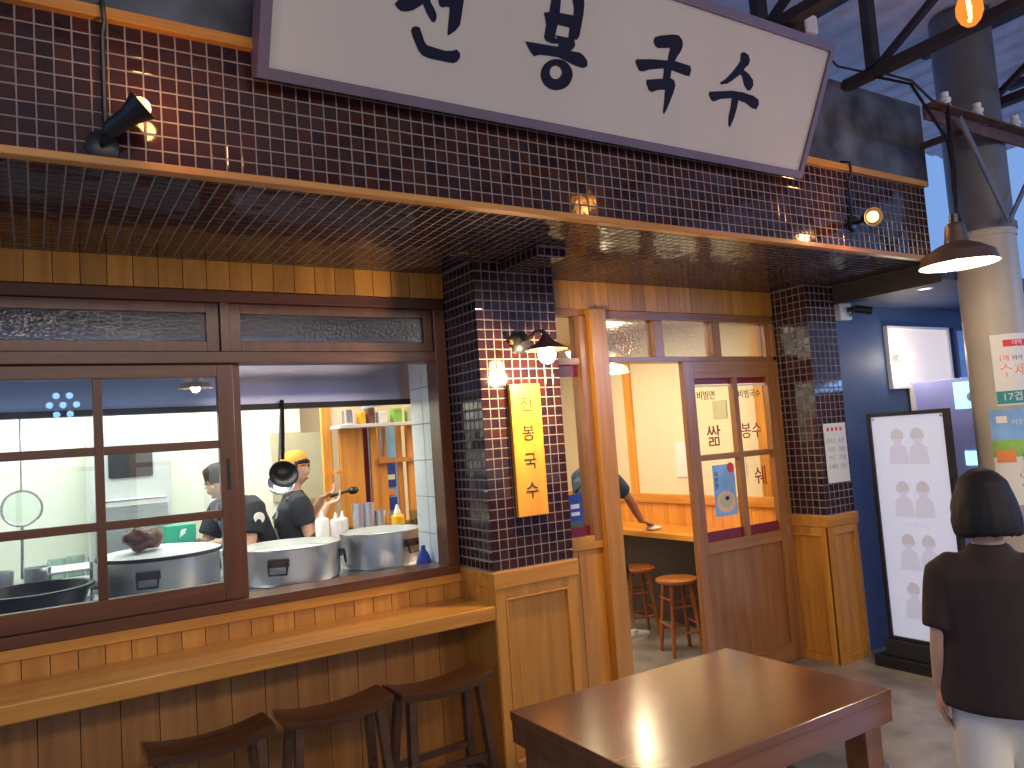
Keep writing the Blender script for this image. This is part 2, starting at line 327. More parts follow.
GLYPHS=[[[1.095,0.317],[1.103,0.307],[1.119,0.299],[1.141,0.302],[1.164,0.312],[1.189,0.331],[1.198,0.34],[1.213,0.318],[1.229,0.301],[1.24,0.291],[1.249,0.29],[1.256,0.301],[1.255,0.316],[1.243,0.333],[1.227,0.35],[1.218,0.371],[1.221,0.398],[1.159,0.391],[1.145,0.362],[1.112,0.339]],[[1.158,0.393],[1.233,0.404],[1.253,0.428],[1.224,0.438],[1.153,0.43],[1.143,0.406]],[[1.17,0.442],[1.205,0.446],[1.21,0.473],[1.174,0.472]],[[1.255,0.364],[1.262,0.348],[1.274,0.344],[1.29,0.351],[1.302,0.35],[1.304,0.332],[1.305,0.297],[1.307,0.259],[1.315,0.262],[1.336,0.28],[1.351,0.302],[1.353,0.339],[1.354,0.386],[1.354,0.444],[1.35,0.5],[1.312,0.498],[1.314,0.454],[1.313,0.4],[1.276,0.395],[1.254,0.387]],[[1.165,0.244],[1.169,0.257],[1.182,0.263],[1.196,0.261],[1.206,0.244],[1.22,0.219],[1.231,0.21],[1.261,0.208],[1.304,0.206],[1.332,0.211],[1.35,0.219],[1.366,0.209],[1.368,0.195],[1.359,0.179],[1.343,0.17],[1.319,0.17],[1.281,0.169],[1.243,0.169],[1.219,0.174],[1.203,0.185],[1.187,0.207],[1.173,0.229]],[[1.723,0.469],[1.765,0.479],[1.769,0.434],[1.768,0.391],[1.764,0.353],[1.765,0.343],[1.783,0.342],[1.787,0.326],[1.757,0.321],[1.728,0.324],[1.716,0.335],[1.717,0.38],[1.71,0.397],[1.698,0.42],[1.722,0.427]],[[1.723,0.469],[1.765,0.479],[1.755,0.531],[1.714,0.526]],[[1.769,0.434],[1.835,0.439],[1.832,0.465],[1.819,0.491],[1.807,0.548],[1.85,0.553],[1.875,0.494],[1.88,0.452],[1.879,0.404],[1.878,0.373],[1.869,0.357],[1.85,0.355],[1.828,0.356],[1.827,0.393],[1.768,0.392]],[[1.764,0.353],[1.828,0.356],[1.856,0.357],[1.866,0.335],[1.858,0.321],[1.848,0.312],[1.895,0.314],[1.916,0.306],[1.937,0.29],[1.941,0.273],[1.927,0.262],[1.904,0.261],[1.864,0.266],[1.83,0.273],[1.797,0.278],[1.748,0.275],[1.706,0.27],[1.686,0.26],[1.673,0.266],[1.654,0.283],[1.635,0.304],[1.668,0.307],[1.716,0.31],[1.788,0.315],[1.787,0.326],[1.783,0.342]],[[2.257,0.43],[2.261,0.447],[2.291,0.459],[2.349,0.475],[2.386,0.48],[2.412,0.464],[2.421,0.444],[2.416,0.421],[2.399,0.392],[2.395,0.377],[2.486,0.375],[2.497,0.36],[2.494,0.334],[2.475,0.333],[2.385,0.339],[2.388,0.307],[2.411,0.302],[2.425,0.282],[2.421,0.248],[2.406,0.187],[2.394,0.158],[2.386,0.164],[2.381,0.209],[2.372,0.256],[2.333,0.248],[2.301,0.234],[2.282,0.239],[2.262,0.263],[2.261,0.277],[2.348,0.297],[2.345,0.333],[2.339,0.338],[2.268,0.32],[2.229,0.304],[2.209,0.305],[2.181,0.335],[2.187,0.345],[2.257,0.359],[2.354,0.372],[2.353,0.402],[2.356,0.423],[2.288,0.409],[2.27,0.414]],[[2.773,0.481],[2.79,0.491],[2.821,0.485],[2.839,0.465],[2.837,0.446],[2.818,0.427],[2.814,0.418],[2.851,0.408],[2.888,0.387],[2.897,0.364],[2.884,0.34],[2.865,0.339],[2.836,0.361],[2.816,0.388],[2.8,0.398],[2.753,0.359],[2.728,0.343],[2.695,0.334],[2.683,0.339],[2.712,0.359],[2.742,0.391],[2.77,0.43],[2.781,0.452]],[[2.632,0.281],[2.635,0.293],[2.69,0.304],[2.767,0.32],[2.838,0.325],[2.914,0.322],[2.953,0.311],[2.963,0.292],[2.953,0.267],[2.922,0.269],[2.874,0.284],[2.822,0.288],[2.825,0.255],[2.821,0.206],[2.808,0.163],[2.796,0.174],[2.786,0.207],[2.786,0.249],[2.779,0.289],[2.71,0.274],[2.67,0.256],[2.654,0.261]]]
RING=[[[1.877,0.228],[1.877,0.215],[1.874,0.202],[1.868,0.189],[1.858,0.178],[1.845,0.169],[1.83,0.162],[1.813,0.157],[1.796,0.156],[1.779,0.157],[1.764,0.162],[1.75,0.169],[1.74,0.178],[1.732,0.189],[1.727,0.201],[1.727,0.214],[1.73,0.226],[1.736,0.239],[1.746,0.249],[1.758,0.259],[1.773,0.266],[1.789,0.27],[1.806,0.272],[1.823,0.271],[1.838,0.267],[1.852,0.26],[1.864,0.251],[1.872,0.24]],[[1.825,0.227],[1.825,0.221],[1.824,0.216],[1.821,0.21],[1.818,0.206],[1.813,0.202],[1.807,0.199],[1.8,0.197],[1.794,0.196],[1.787,0.197],[1.781,0.199],[1.775,0.202],[1.771,0.206],[1.768,0.211],[1.766,0.216],[1.766,0.222],[1.767,0.227],[1.769,0.232],[1.773,0.237],[1.778,0.241],[1.784,0.244],[1.79,0.246],[1.797,0.246],[1.803,0.246],[1.809,0.244],[1.815,0.241],[1.819,0.237],[1.823,0.232]]]
XL = -1.3   # how far left the shop front is built
def pieces(name, x0, x1, wd, y0, y1, z0, z1, mat, parent, gap=.0025, bev=.0015, axis='x'):
    """a run of equal boards; every board is an object, all share one mesh"""
    n = max(1, round((x1 - x0) / wd)); wd = (x1 - x0) / n
    bm = B()
    if axis == 'x': box(bm, gap / 2, wd - gap / 2, y0, y1, z0, z1, bev)
    else: box(bm, y0, y1, gap / 2, wd - gap / 2, z0, z1, bev)
    me = bpy.data.meshes.new(name); bm.to_mesh(me); bm.free(); me.materials.append(M[mat]); P = org(parent)
    for i in range(n):
        o = bpy.data.objects.new(name, me); COL.objects.link(o); o.parent = parent
        o.location = (V((x0 + i * wd, 0, 0)) if axis == 'x' else V((0, x0 + i * wd, 0))) - P
# ---------------------------------------------------------------- ground, roof, far walls
obj('floor', bx(-7, 16, -4.2, 7.2, -.1, 0), 'concrete', label='grey stained concrete floor of the arcade and shop', kind='structure')
wf = empty('wall_front', (0, 3.61, 0), 'timber boarded shop front wall under the tiled soffit', kind='structure')
# boards under the tiled soffit
pieces('plank', XL, 1.862, .098, 3.575, 3.61, 2.372, 2.503, 'oak', wf)
pieces('plank', 2.35, 4.41, .098, 3.53, 3.57, 2.338, 2.503, 'oak', wf)
# short boards between sill and counter, and the long ones under the counter
pieces('plank', XL, 1.862, .097, 3.60, 3.62, .815, .898, 'oak', wf)
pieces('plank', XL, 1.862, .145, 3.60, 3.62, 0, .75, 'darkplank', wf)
obj('backing', bx(XL, 1.862, 3.62, 3.70, 0, .94), 'dark', wf); obj('backing', bx(XL, 4.45, 3.615, 3.70, 2.36, 2.60), 'dark', wf)
obj('apron_rail', bx(XL, 1.862, 3.585, 3.62, .896, .942, bev=.003), 'oakx', wf)
# end panel between counter and pillar
# ---------------------------------------------------------------- window_1 : the kitchen window
w1 = empty('window_1', (0, 3.61, .94), 'brown timber sliding window of the noodle kitchen with fanlights above', kind='structure')
y0, y1 = 3.585, 3.70
obj('sill', bx(XL, 1.862, 3.575, 3.76, .944, .988, bev=.003), 'redx', w1)
obj('head_rail', bx(XL, 1.862, y0, y1, 2.318, 2.370, bev=.003), 'redx', w1)
obj('transom_bar', bx(XL, 1.862, y0, y1, 2.040, 2.093, bev=.003), 'redx', w1)
obj('jamb', bx(1.795, 1.8615, y0 - .003, y1 + .002, .988, 2.318, bev=.003), 'red', w1)
obj('fanlight_post', bx(.729, .767, y0, y1, 2.093, 2.318, bev=.002), 'red', w1)
def ring(bm, x0, x1, z0, z1, y0, y1, l, r, b, t, bev=.002):
    box(bm, x0, x0 + l, y0, y1, z0, z1, bev); box(bm, x1 - r, x1, y0, y1, z0, z1, bev)
    box(bm, x0 + l, x1 - r, y0, y1, z0, z0 + b, bev); box(bm, x0 + l, x1 - r, y0, y1, z1 - t, z1, bev); return bm
for x0, x1, gx0, gx1 in ((-.31, .727, -.25, .672), (.769, 1.793, .822, 1.748), (XL, -.35, XL + .06, -.41)):
    s = obj('fanlight_sash', ring(B(), x0, x1, 2.095, 2.316, 3.605, 3.65, gx0 - x0, x1 - gx1, .047, .046), 'red', w1)
    obj('pane', bx(gx0, gx1, 3.625, 3.631, 2.142, 2.270), 'frost', s)
def sash(x0, dy, parent):
    s = empty('sash', (x0, 3.61 + dy, .99)); s.parent = parent; s.location = V((x0, 3.61 + dy, .99)) - parent.location
    a, b = 3.615 + dy, 3.655 + dy
    obj('stile', bx(x0, x0 + .065, a, b, .99, 2.038, bev=.003), 'red', s)
    obj('stile', bx(x0 + 1.02, x0 + 1.09, a, b, .99, 2.038, bev=.003), 'red', s)
    obj('rail', bx(x0 + .065, x0 + 1.02, a, b, .99, 1.070, bev=.003), 'redx', s)
    obj('rail', bx(x0 + .065, x0 + 1.02, a, b, 1.980, 2.038, bev=.003), 'redx', s)
    obj('mullion', bx(x0 + .527, x0 + .562, a, b, 1.07, 1.98, bev=.002), 'red', s)
    for z in (1.350, 1.660): obj('glazing_bar', bx(x0 + .065, x0 + 1.02, a + .002, b - .002, z, z + .036, bev=.002), 'redx', s)
    for xa, xb in ((x0 + .065, x0 + .527), (x0 + .562, x0 + 1.02)):
        for za, zb in ((1.07, 1.35), (1.386, 1.66), (1.696, 1.98)):
            obj('pane', bx(xa, xb, a + .017, a + .022, za, zb), 'glass', s)
    return s
s1 = sash(-.31, 0, w1)
obj('recessed_handle', bx(.738, .752, 3.611, 3.616, 1.475, 1.61, bev=.002), 'black', s1)
obj('jamb', bx(.782, .812, 3.63, 3.69, .99, 2.038), 'red', w1)
sash(-1.38, .045, w1)
# counter shelf outside the window: a worktop of its own
cs = obj('counter_shelf', bx(XL, 1.862, 3.25, 3.60, .752, .819, bev=.006), 'oakx', label='long oak counter shelf fixed below the kitchen window', kind=None)
tag(cs, cat='counter'); recentre(cs, (.3, 3.42, .752))
# ---------------------------------------------------------------- pillars
def panel_face(parent, x0, x1, z0, z1, y, depth, mats=('oak', 'oakx'), inset=.055):
    """recessed wooden panel with a raised moulding, facing -Y"""
    ring_ = ring(B(), x0, x1, z0, z1, y, y + depth, inset, inset, inset * .9, inset * .9, .0015)
    obj('panel_frame', ring_, mats[0], parent)
    obj('moulding', ring(B(), x0 + inset, x1 - inset, z0 + inset * .9, z1 - inset * .9, y - .004, y + depth, .011, .011, .011, .011, .003), mats[0], parent)
    obj('panel', bx(x0 + inset + .01, x1 - inset - .01, y + depth * .6, y + depth, z0 + inset, z1 - inset), mats[0], parent)
def panel_side(parent, y0, y1, z0, z1, x, depth, inset=.05):
    def R(bm, a0, a1, b0, b1, xa, xb, i, bev):
        box(bm, xa, xb, a0, a0 + i, b0, b1, bev); box(bm, xa, xb, a1 - i, a1, b0, b1, bev)
        box(bm, xa, xb, a0 + i, a1 - i, b0, b0 + i, bev); box(bm, xa, xb, a0 + i, a1 - i, b1 - i, b1, bev); return bm
    obj('panel_frame', R(B(), y0, y1, z0, z1, x, x + depth, inset, .0015), 'oak', parent)
    obj('moulding', R(B(), y0 + inset, y1 - inset, z0 + inset, z1 - inset, x - .004, x + depth, .011, .003), 'oak', parent)
    obj('panel', bx(x + depth * .6, x + depth, y0 + inset + .01, y1 - inset - .01, z0 + inset, z1 - inset), 'oak', parent)
p1 = empty('tiled_pillar', (2.105, 3.43, 0), 'wide burgundy tiled pillar carrying the wall lamp and orange sign', kind='structure')
obj('core', bx(1.868, 2.344, 3.258, 3.66, .90, 2.503), 'grout', p1)
tile_field(p1, (1.864, 3.258, .977), (1, 0, 0), (0, 0, 1), 10, 31, .0484, .0492, 300, CAM, stuffname='tile_row')
tile_field(p1, (1.868, 3.61, .977), (0, -1, 0), (0, 0, 1), 8, 31, .0445, .0492, 0, CAM, stuffname='tiles_on_left_face')
tile_field(p1, (2.344, 3.258, .977), (0, 1, 0), (0, 0, 1), 7, 31, .0445, .0492, 0, CAM, stuffname='tiles_on_right_face')
obj('base_core', bx(1.872, 2.34, 3.27, 3.61, 0, .93), 'oak', p1)
obj('base_cap', bx(1.856, 2.362, 3.24, 3.61, .893, .974, bev=.005), 'oakx', p1)
panel_face(p1, 1.862, 2.348, .02, .893, 3.245, .028)
obj('base_side', bx(1.858, 1.875, 3.25, 3.61, 0, .893, bev=.002), 'oak', p1)
# tiled ledge in the soffit in front of the pillar
lg = empty('tiled_ledge', (2.12, 3.08, 2.455), 'small tiled box ledge under the soffit in front of the wide pillar', kind='structure')
obj('core', bx(2.030, 2.196, 2.922, 3.258, 2.457, 2.503), 'grout', lg)
tile_field(lg, (2.030, 2.922, 2.457), (1, 0, 0), (0, 0, 1), 4, 1, .0415, .0465, 20, CAM)
tile_field(lg, (2.030, 3.255, 2.457), (0, -1, 0), (0, 0, 1), 7, 1, .0475, .0465, 20, CAM)
tile_field(lg, (2.196, 2.922, 2.457), (0, 1, 0), (0, 0, 1), 7, 1, .0475, .0465, 20, CAM)
tile_field(lg, (2.030, 3.255, 2.457), (1, 0, 0), (0, -1, 0), 4, 7, .0415, .0475, 30, CAM)
p2 = empty('tiled_pillar', (4.565, 3.43, 0), 'narrow burgundy tiled pillar right of the sliding door', kind='structure')
obj('core', bx(4.418, 4.716, 3.258, 3.66, .90, 2.503), 'grout', p2)
tile_field(p2, (4.414, 3.258, .965), (1, 0, 0), (0, 0, 1), 6, 31, .0510, .0495, 0, CAM, stuffname='tiles_on_front_face')
tile_field(p2, (4.418, 3.61, .965), (0, -1, 0), (0, 0, 1), 7, 31, .0503, .0495, 0, CAM, stuffname='tiles_on_left_face')
obj('base_core', bx(4.43, 4.71, 3.275, 3.61, 0, .93), 'oak', p2)
obj('base_cap', bx(4.405, 4.73, 3.243, 3.61, .885, .962, bev=.005), 'oakx', p2)
panel_face(p2, 4.411, 4.722, .0, .885, 3.25, .025, inset=.045)
panel_side(p2, 3.262, 3.60, .0, .885, 4.411, .02, inset=.05)
# ---------------------------------------------------------------- soffit and fascia
sf = empty('ceiling_soffit', (1.7, 3.05, 2.503), 'dark tiled soffit running over the whole shop front', kind='structure')
obj('bed', bx(XL, 4.74, 2.53, 3.66, 2.505, 2.56), 'sgrout', sf)
def sk(p): return (1.864 < p.x < 2.348 and p.y > 3.26) or (4.41 < p.x and p.y > 3.26) or (2.03 < p.x < 2.2 and p.y > 2.92)
tile_field(sf, (XL, 3.57, 2.505), (1, 0, 0), (0, -1, 0), 124, 22, .0484, .0480, 300, (0, 2.5, 2.5), skip=sk, tilt=.012, stuffname='tiles_beyond')
fa = empty('wall_fascia', (1.7, 2.55, 2.503), 'burgundy tiled fascia band above the shop front with wooden trims', kind='structure')
obj('bed', bx(XL, 4.64, 2.512, 2.535, 2.51, 2.99), 'grout', fa)
tile_field(fa, (XL, 2.512, 2.523), (1, 0, 0), (0, 0, 1), 125, 9, .0475, .0478, 300, (0, 2.5, 2.7), stuffname='tiles_beyond')
obj('trim', bx(XL, 4.64, 2.485, 2.53, 2.497, 2.523, bev=.003), 'oakx', fa)
obj('trim', bx(XL, 4.64, 2.485, 2.56, 2.953, 2.990, bev=.003), 'oakx', fa)
# grey board above the fascia, roof of the arcade
obj('wall_board', bx(XL, 4.74, 2.535, 2.60, 2.990, 3.50), 'board', label='grey cloudy painted board above the tiled fascia', kind='structure')
# ---------------------------------------------------------------- door side of the front
w2 = empty('window_2', (2.56, 3.57, 0), 'narrow sidelight between the wide pillar and the doorway', kind='structure')
obj('post', bx(2.768, 2.888, 3.50, 3.66, 0, 2.338, bev=.003), 'oak', w2)
obj('head', bx(2.34, 2.768, 3.55, 3.63, 2.300, 2.338), 'doorx', w2)
obj('bar', bx(2.34, 2.768, 3.55, 3.63, 2.012, 2.052, bev=.002), 'doorx', w2)
obj('side_stile', bx(2.708, 2.7675, 3.537, 3.633, 1.0, 2.30, bev=.003), 'doorw', w2)
obj('pane', bx(2.34, 2.708, 3.585, 3.59, 2.052, 2.300), 'dglass', w2)
obj('pane', bx(2.34, 2.708, 3.585, 3.59, 1.03, 2.012), 'dglass', w2)
obj('maroon_band', bx(2.34, 2.708, 3.578, 3.584, 1.945, 2.012), 'maroon', w2)
obj('maroon_band', bx(2.34, 2.708, 3.578, 3.584, 1.03, 1.085), 'maroon', w2)
obj('rail', bx(2.34, 2.768, 3.54, 3.63, .955, 1.03, bev=.003), 'oakx', w2)
obj('lower_board', bx(2.34, 2.60, 3.56, 3.62, 0, .955, bev=.002), 'oak', w2)
obj('lower_board', bx(2.603, 2.768, 3.56, 3.62, 0, .955, bev=.002), 'oak', w2)
st = obj('sticker', bx(2.56, 2.66, 3.574, 3.577, 1.12, 1.27), 'blueb', w2, label='blue and white sticker')
obj('print', bx(2.58, 2.64, 3.571, 3.5735, 1.19, 1.215), 'white', st); obj('print', bx(2.58, 2.64, 3.571, 3.5735, 1.15, 1.17), 'white', st)
w3 = empty('window_3', (3.62, 3.57, 2.03), 'row of three fanlights over the sliding door', kind='structure')
obj('head', bx(2.888, 4.41, 3.54, 3.63, 2.286, 2.338, bev=.003), 'doorx', w3)
obj('track_rail', bx(2.888, 4.41, 3.53, 3.64, 2.022, 2.056, bev=.003), 'doorx', w3)
obj('side_jamb', bx(4.372, 4.412, 3.53, 3.64, 0, 2.286, bev=.003), 'doorw', w3)
for x0, x1 in ((3.302, 3.380), (3.812, 3.890), (4.330, 4.372)): obj('mullion', bx(x0, x1, 3.55, 3.62, 2.056, 2.286, bev=.002), 'doorw', w3)
for x0, x1, g in ((2.888, 3.302, 'frost'), (3.380, 3.812, 'frost'), (3.890, 4.330, 'frost')): obj('pane', bx(x0, x1, 3.583, 3.588, 2.056, 2.286), g, w3)
d1 = empty('door_1', (3.93, 3.54, 0), 'brown timber sliding door leaf with four panes and red lettering', kind='structure')
obj('stile', bx(3.494, 3.585, 3.52, 3.56, .01, 2.022, bev=.003), 'doorw', d1)
obj('stile', bx(4.275, 4.370, 3.52, 3.56, .01, 2.022, bev=.003), 'doorw', d1)
obj('rail', bx(3.585, 4.275, 3.52, 3.56, 1.912, 2.022, bev=.002), 'doorx', d1)
obj('rail', bx(3.585, 4.275, 3.52, 3.56, .800, .872, bev=.002), 'doorx', d1)
obj('rail', bx(3.585, 4.275, 3.52, 3.56, .01, .12, bev=.002), 'doorx', d1)
obj('lower_panel', bx(3.585, 4.275, 3.537, 3.552, .12, .80), 'doorw', d1)
obj('mullion', bx(3.935, 3.978, 3.52, 3.565, .872, 1.912, bev=.002), 'doorw', d1)
obj('glazing_bar', bx(3.585, 4.275, 3.522, 3.56, 1.385, 1.423, bev=.002), 'doorx', d1)
for xa, xb in ((3.585, 3.935), (3.978, 4.275)):
    for za, zb in ((.872, 1.385), (1.423, 1.912)): obj('pane', bx(xa, xb, 3.548, 3.552, za, zb), 'dglass', d1)
    obj('maroon_band', bx(xa, xb, 3.544, 3.547, 1.875, 1.912), 'maroon', d1); obj('maroon_band', bx(xa, xb, 3.544, 3.547, .872, .935), 'maroon', d1)
    obj('white_strip', bx(xa, xb, 3.543, 3.546, 1.858, 1.870), 'paper', d1)
obj('lock', bx(4.33, 4.348, 3.512, 3.52, .80, .90, bev=.002), 'steel', d1)
X_, Z_ = (1, 0, 0), (0, 0, 1)
text('lettering', '비빔면', .062, 'inkblack', (3.70, 3.543, 1.80), X_, Z_, d1)
text('lettering', '비빔국수', .062, 'inkblack', (4.11, 3.543, 1.80), X_, Z_, d1)
text('lettering', '쌂', .15, 'redink', (3.74, 3.543, 1.53), X_, Z_, d1)
text('lettering', '봉수', .115, 'redink', (4.10, 3.543, 1.55), X_, Z_, d1)
text('lettering', '쉐', .14, 'redink', (4.15, 3.543, 1.24), X_, Z_, d1)
po = empty('poster', (3.78, 3.54, 1.03), 'small poster of a bowl of food taped inside the door pane', 'poster')
obj('sheet', bx(3.70, 3.90, 3.5445, 3.5465, 1.02, 1.35), 'skyp', po)
obj('bowl_print', prism(B(), [(3.80 + .085 * math.cos(a), 3.5435, 1.11 + .07 * math.sin(a)) for a in [i * math.pi / 10 for i in range(20)]], (0, 1, 0), .0008), 'peach', po)
obj('badge_print', prism(B(), [(3.865 + .032 * math.cos(a), 3.5435, 1.325 + .035 * math.sin(a)) for a in [i * math.pi / 8 for i in range(16)]], (0, 1, 0), .0008), 'red2', po)
obj('noodle_print', prism(B(), [(3.80 + .062 * math.cos(a), 3.5428, 1.12 + .046 * math.sin(a)) for a in [i * math.pi / 8 for i in range(16)]], (0, 1, 0), .0004), 'tan', po)
for gx, gz, gr in ((3.812, 1.132, .015),): obj('garnish_print', prism(B(), [(gx + gr * 1.3 * math.cos(a), 3.5422, gz + gr * math.sin(a)) for a in [i * math.pi / 4 for i in range(8)]], (0, 1, 0), .0004), 'inkblack', po)
text('lettering', '시\n원\n한', .04, 'inkblack', (3.725, 3.543, 1.25), X_, Z_, po)
# ---------------------------------------------------------------- room behind
obj('wall_left', bx(XL - .1, XL, 3.6, 6.6, 0, 2.5), 'kwhite', label='pale kitchen side wall', kind='structure')
obj('ceiling', bx(XL - .1, 4.75, 3.66, 6.6, 2.5, 2.56), 'cream', label='cream ceiling inside the shop', kind='structure')
wb = empty('wall_back', (.3, 6.1, 0), 'white kitchen back wall with a tan panel', kind='structure')
obj('plaster', bx(XL, 1.80, 6.05, 6.15, 0, 2.5), 'kwhite', wb); obj('panel', bx(1.56, 1.79, 6.03, 6.05, 1.27, 1.79), 'tan', wb)
obj('panel', bx(1.56, 2.02, 6.028, 6.03, 1.26, 1.78), 'tan', wb)
w4 = empty('wall_right', (4.55, 5, 0), 'cream dining room wall with orange battens and boarded dado', kind='structure')
obj('plaster', bx(4.56, 4.66, 3.66, 6.6, 0, 2.5), 'cream', w4)
for y in (3.78, 5.25, 6.0): obj('batten', bx(4.53, 4.56, y, y + .085, 1.06, 2.5, bev=.003), 'pine', w4)
obj('dado_rail', bx(4.52, 4.56, 3.70, 6.5, .985, 1.06, bev=.004), 'piney', w4)
pieces('plank', 3.70, 6.5, .10, 4.545, 4.56, 0, .985, 'pine', w4, axis='y')
obj('wall_back_dining', bx(1.80, 4.6, 6.5, 6.6, 0, 2.5), 'cream', label='cream wall at the back of the dining room', kind='structure')
# blue corridor to the right
obj('wall_blue', bx(4.735, 10.5, 3.32, 3.42, 0, 2.40), 'bluewall', label='plain blue wall of the neighbouring unit', kind='structure')
obj('ceiling_blue', bx(4.745, 10.5, 2.50, 3.42, 2.395, 2.45), 'bluewall', label='blue ceiling in front of the neighbouring unit', kind='structure')
obj('wall_step', bx(4.716, 4.735, 2.52, 3.33, 2.38, 2.56), 'iron', label='dark edge where the tiled soffit ends', kind='structure')
# far side of the arcade, behind the camera: only seen mirrored in glass and tiles
wo = empty('wall_opposite', (1, -3.6, 0), 'timber front of the shops across the arcade', kind='structure')
obj('boards', bx(-6, 9, -3.8, -3.7, 0, 2.4), 'farwall', wo)
for i in range(6):
    x = -5.2 + i * 2.1
    obj('shop_window', bx(x, x + 1.7, -3.69, -3.66, .9, 2.1), 'lilacwin', wo)
    fr = ring(B(), x - .06, x + 1.76, .84, 2.16, -3.66, -3.6, .07, .07, .07, .07); box(fr, x + .82, x + .88, -3.66, -3.6, .9, 2.1); box(fr, x, x + 1.7, -3.66, -3.6, 1.6, 1.66)
    obj('window_frame', fr, 'oak', wo)
# roof
rf = empty('ceiling_roof', (2, 0, 4.0), 'lilac grey corrugated sheets of the arcade roof', kind='structure')
bm = B(); n = 300; pts = []
for i in range(n + 1):
    x = -3 + i * 11.0 / n; z = 4.05 + .007 * (1 if (i // 3) % 2 else -1); pts.append((x, z))
for (xa, za), (xb, zb) in zip(pts, pts[1:]):
    a = [bm.verts.new(q) for q in ((xa, -4, za), (xb, -4, zb), (xb, 3.9, zb), (xa, 3.9, za))]; bm.faces.new(a)
bmesh.ops.remove_doubles(bm, verts=bm.verts[:], dist=1e-5)
obj('roof_sheet', bm, 'roof', rf)
for x in (2.1, 3.05, 3.97, 5.15, 6.3):
    t = empty('roof_truss', (x, 0, 3.45), {2.1: 'iron roof truss over the left half of the signboard', 3.05: 'iron roof truss over the right half of the signboard', 3.97: 'iron roof truss ending above the grey board corner',
        5.15: 'iron roof truss passing right of the steel column', 6.3: 'iron roof truss furthest along the arcade'}[x], 'truss', 'iron trusses under the arcade roof')
    obj('bottom_chord', beam(B(), (x, -4, 3.475), (x, 2.52, 3.475), .07, .05), 'iron', t)
    obj('top_chord', beam(B(), (x, -4, 3.99), (x, 2.7, 3.99), .07, .05), 'iron', t)
    for k in range(8):
        y = 2.35 - k * .8
        obj('post', beam(B(), (x, y, 3.49), (x, y, 3.97), .07, .05), 'iron', t)
        obj('brace', beam(B(), (x, y - .03, 3.5), (x, y - .77, 3.96), .04, .03), 'iron', t)
for y in (.4, 1.9):
    t = tag(recentre(obj('purlin', beam(B(), (-3, y, 4.0), (8, y, 4.0), .06, .05), 'iron'), (2.5, y, 4.0)), 'iron purlin crossing above the trusses near the bulb' if y < 1 else 'iron purlin crossing above the trusses near the fascia', 'beam')
# ---------------------------------------------------------------- big signboard
def SP(u, s, d=0):   # point on the leaning sign face; d = distance out of the face
    return V((u, 2.45 - .418 * s - .908 * d, 2.842 + .908 * s - .418 * d))
sg = empty('signboard', (2.02, 2.45, 2.84), 'long cream signboard with brushed navy Korean lettering tilted over the shop front', 'sign')
def slab(bm, u0, u1, s0, s1, d0, d1):
    vs = [bm.verts.new(SP(u, s, d)) for d in (d0, d1) for u, s in ((u0, s0), (u1, s0), (u1, s1), (u0, s1))]
    for f in ((0, 1, 2, 3), (7, 6, 5, 4), (0, 4, 5, 1), (1, 5, 6, 2), (2, 6, 7, 3), (3, 7, 4, 0)): bm.faces.new([vs[i] for i in f])
    return bm
U0, U1, S1 = .645, 3.39, .644
obj('face', slab(B(), U0 + .01, U1 - .01, .01, S1 - .01, -.02, -.008), 'signface', sg)
bm = slab(B(), U0, U1, 0, .032, -.10, .004); slab(bm, U0, U1, S1 - .04, S1, -.10, .004); slab(bm, U0, U0 + .036, .032, S1 - .04, -.10, .004); slab(bm, U1 - .03, U1, .032, S1 - .04, -.10, .004)
obj('frame', bm, 'signframe', sg)
obj('back_panel', slab(B(), U0 + .01, U1 - .01, .01, S1 - .01, -.10, -.03), 'signframe', sg)
bm = slab(B(), U0, U1, -.004, 0, -.10, .006)
obj('drip_edge', bm, 'galv', sg)
def glyph(polys, extra=None):
    bm = B(); n = V((0, .908, .418))
    for p in polys:
        bm2 = B(); prism(bm2, [SP(u, s, -.0045) for u, s in p], n, .003); bm2.normal_update(); bmesh.ops.triangulate(bm2, faces=bm2.faces[:])
        me = bpy.data.meshes.new('t'); bm2.to_mesh(me); bm2.free(); bm.from_mesh(me); bpy.data.meshes.remove(me)
    if extra:
        ro, ri = extra; k = len(ro)
        for d in (-.0045,):
            a = [bm.verts.new(SP(u, s, d)) for u, s in ro]; b = [bm.verts.new(SP(u, s, d)) for u, s in ri]
            c = [bm.verts.new(SP(u, s, d - .003)) for u, s in ro]; e = [bm.verts.new(SP(u, s, d - .003)) for u, s in ri]
            for i in range(k):
                j = (i + 1) % k; bm.faces.new((a[i], a[j], b[j], b[i])); bm.faces.new((a[i], c[i], c[j], a[j])); bm.faces.new((b[i], b[j], e[j], e[i])); bm.faces.new((c[i], c[j], e[j], e[i]))
    return bm
for gl, ex in ((GLYPHS[0:5], None), (GLYPHS[5:9], RING), (GLYPHS[9:10], None), (GLYPHS[10:12], None)): obj('letter', glyph(gl, ex), 'ink', sg, keep=False)
for x in (.9, 2.0, 3.2):
    obj('hanger', beam(B(), SP(x, .60, -.08), (x, 2.56, 3.46), .02, .02), 'iron', sg); obj('hanger', beam(B(), SP(x, .03, -.08), (x, 2.535, 2.995), .02, .02), 'iron', sg)
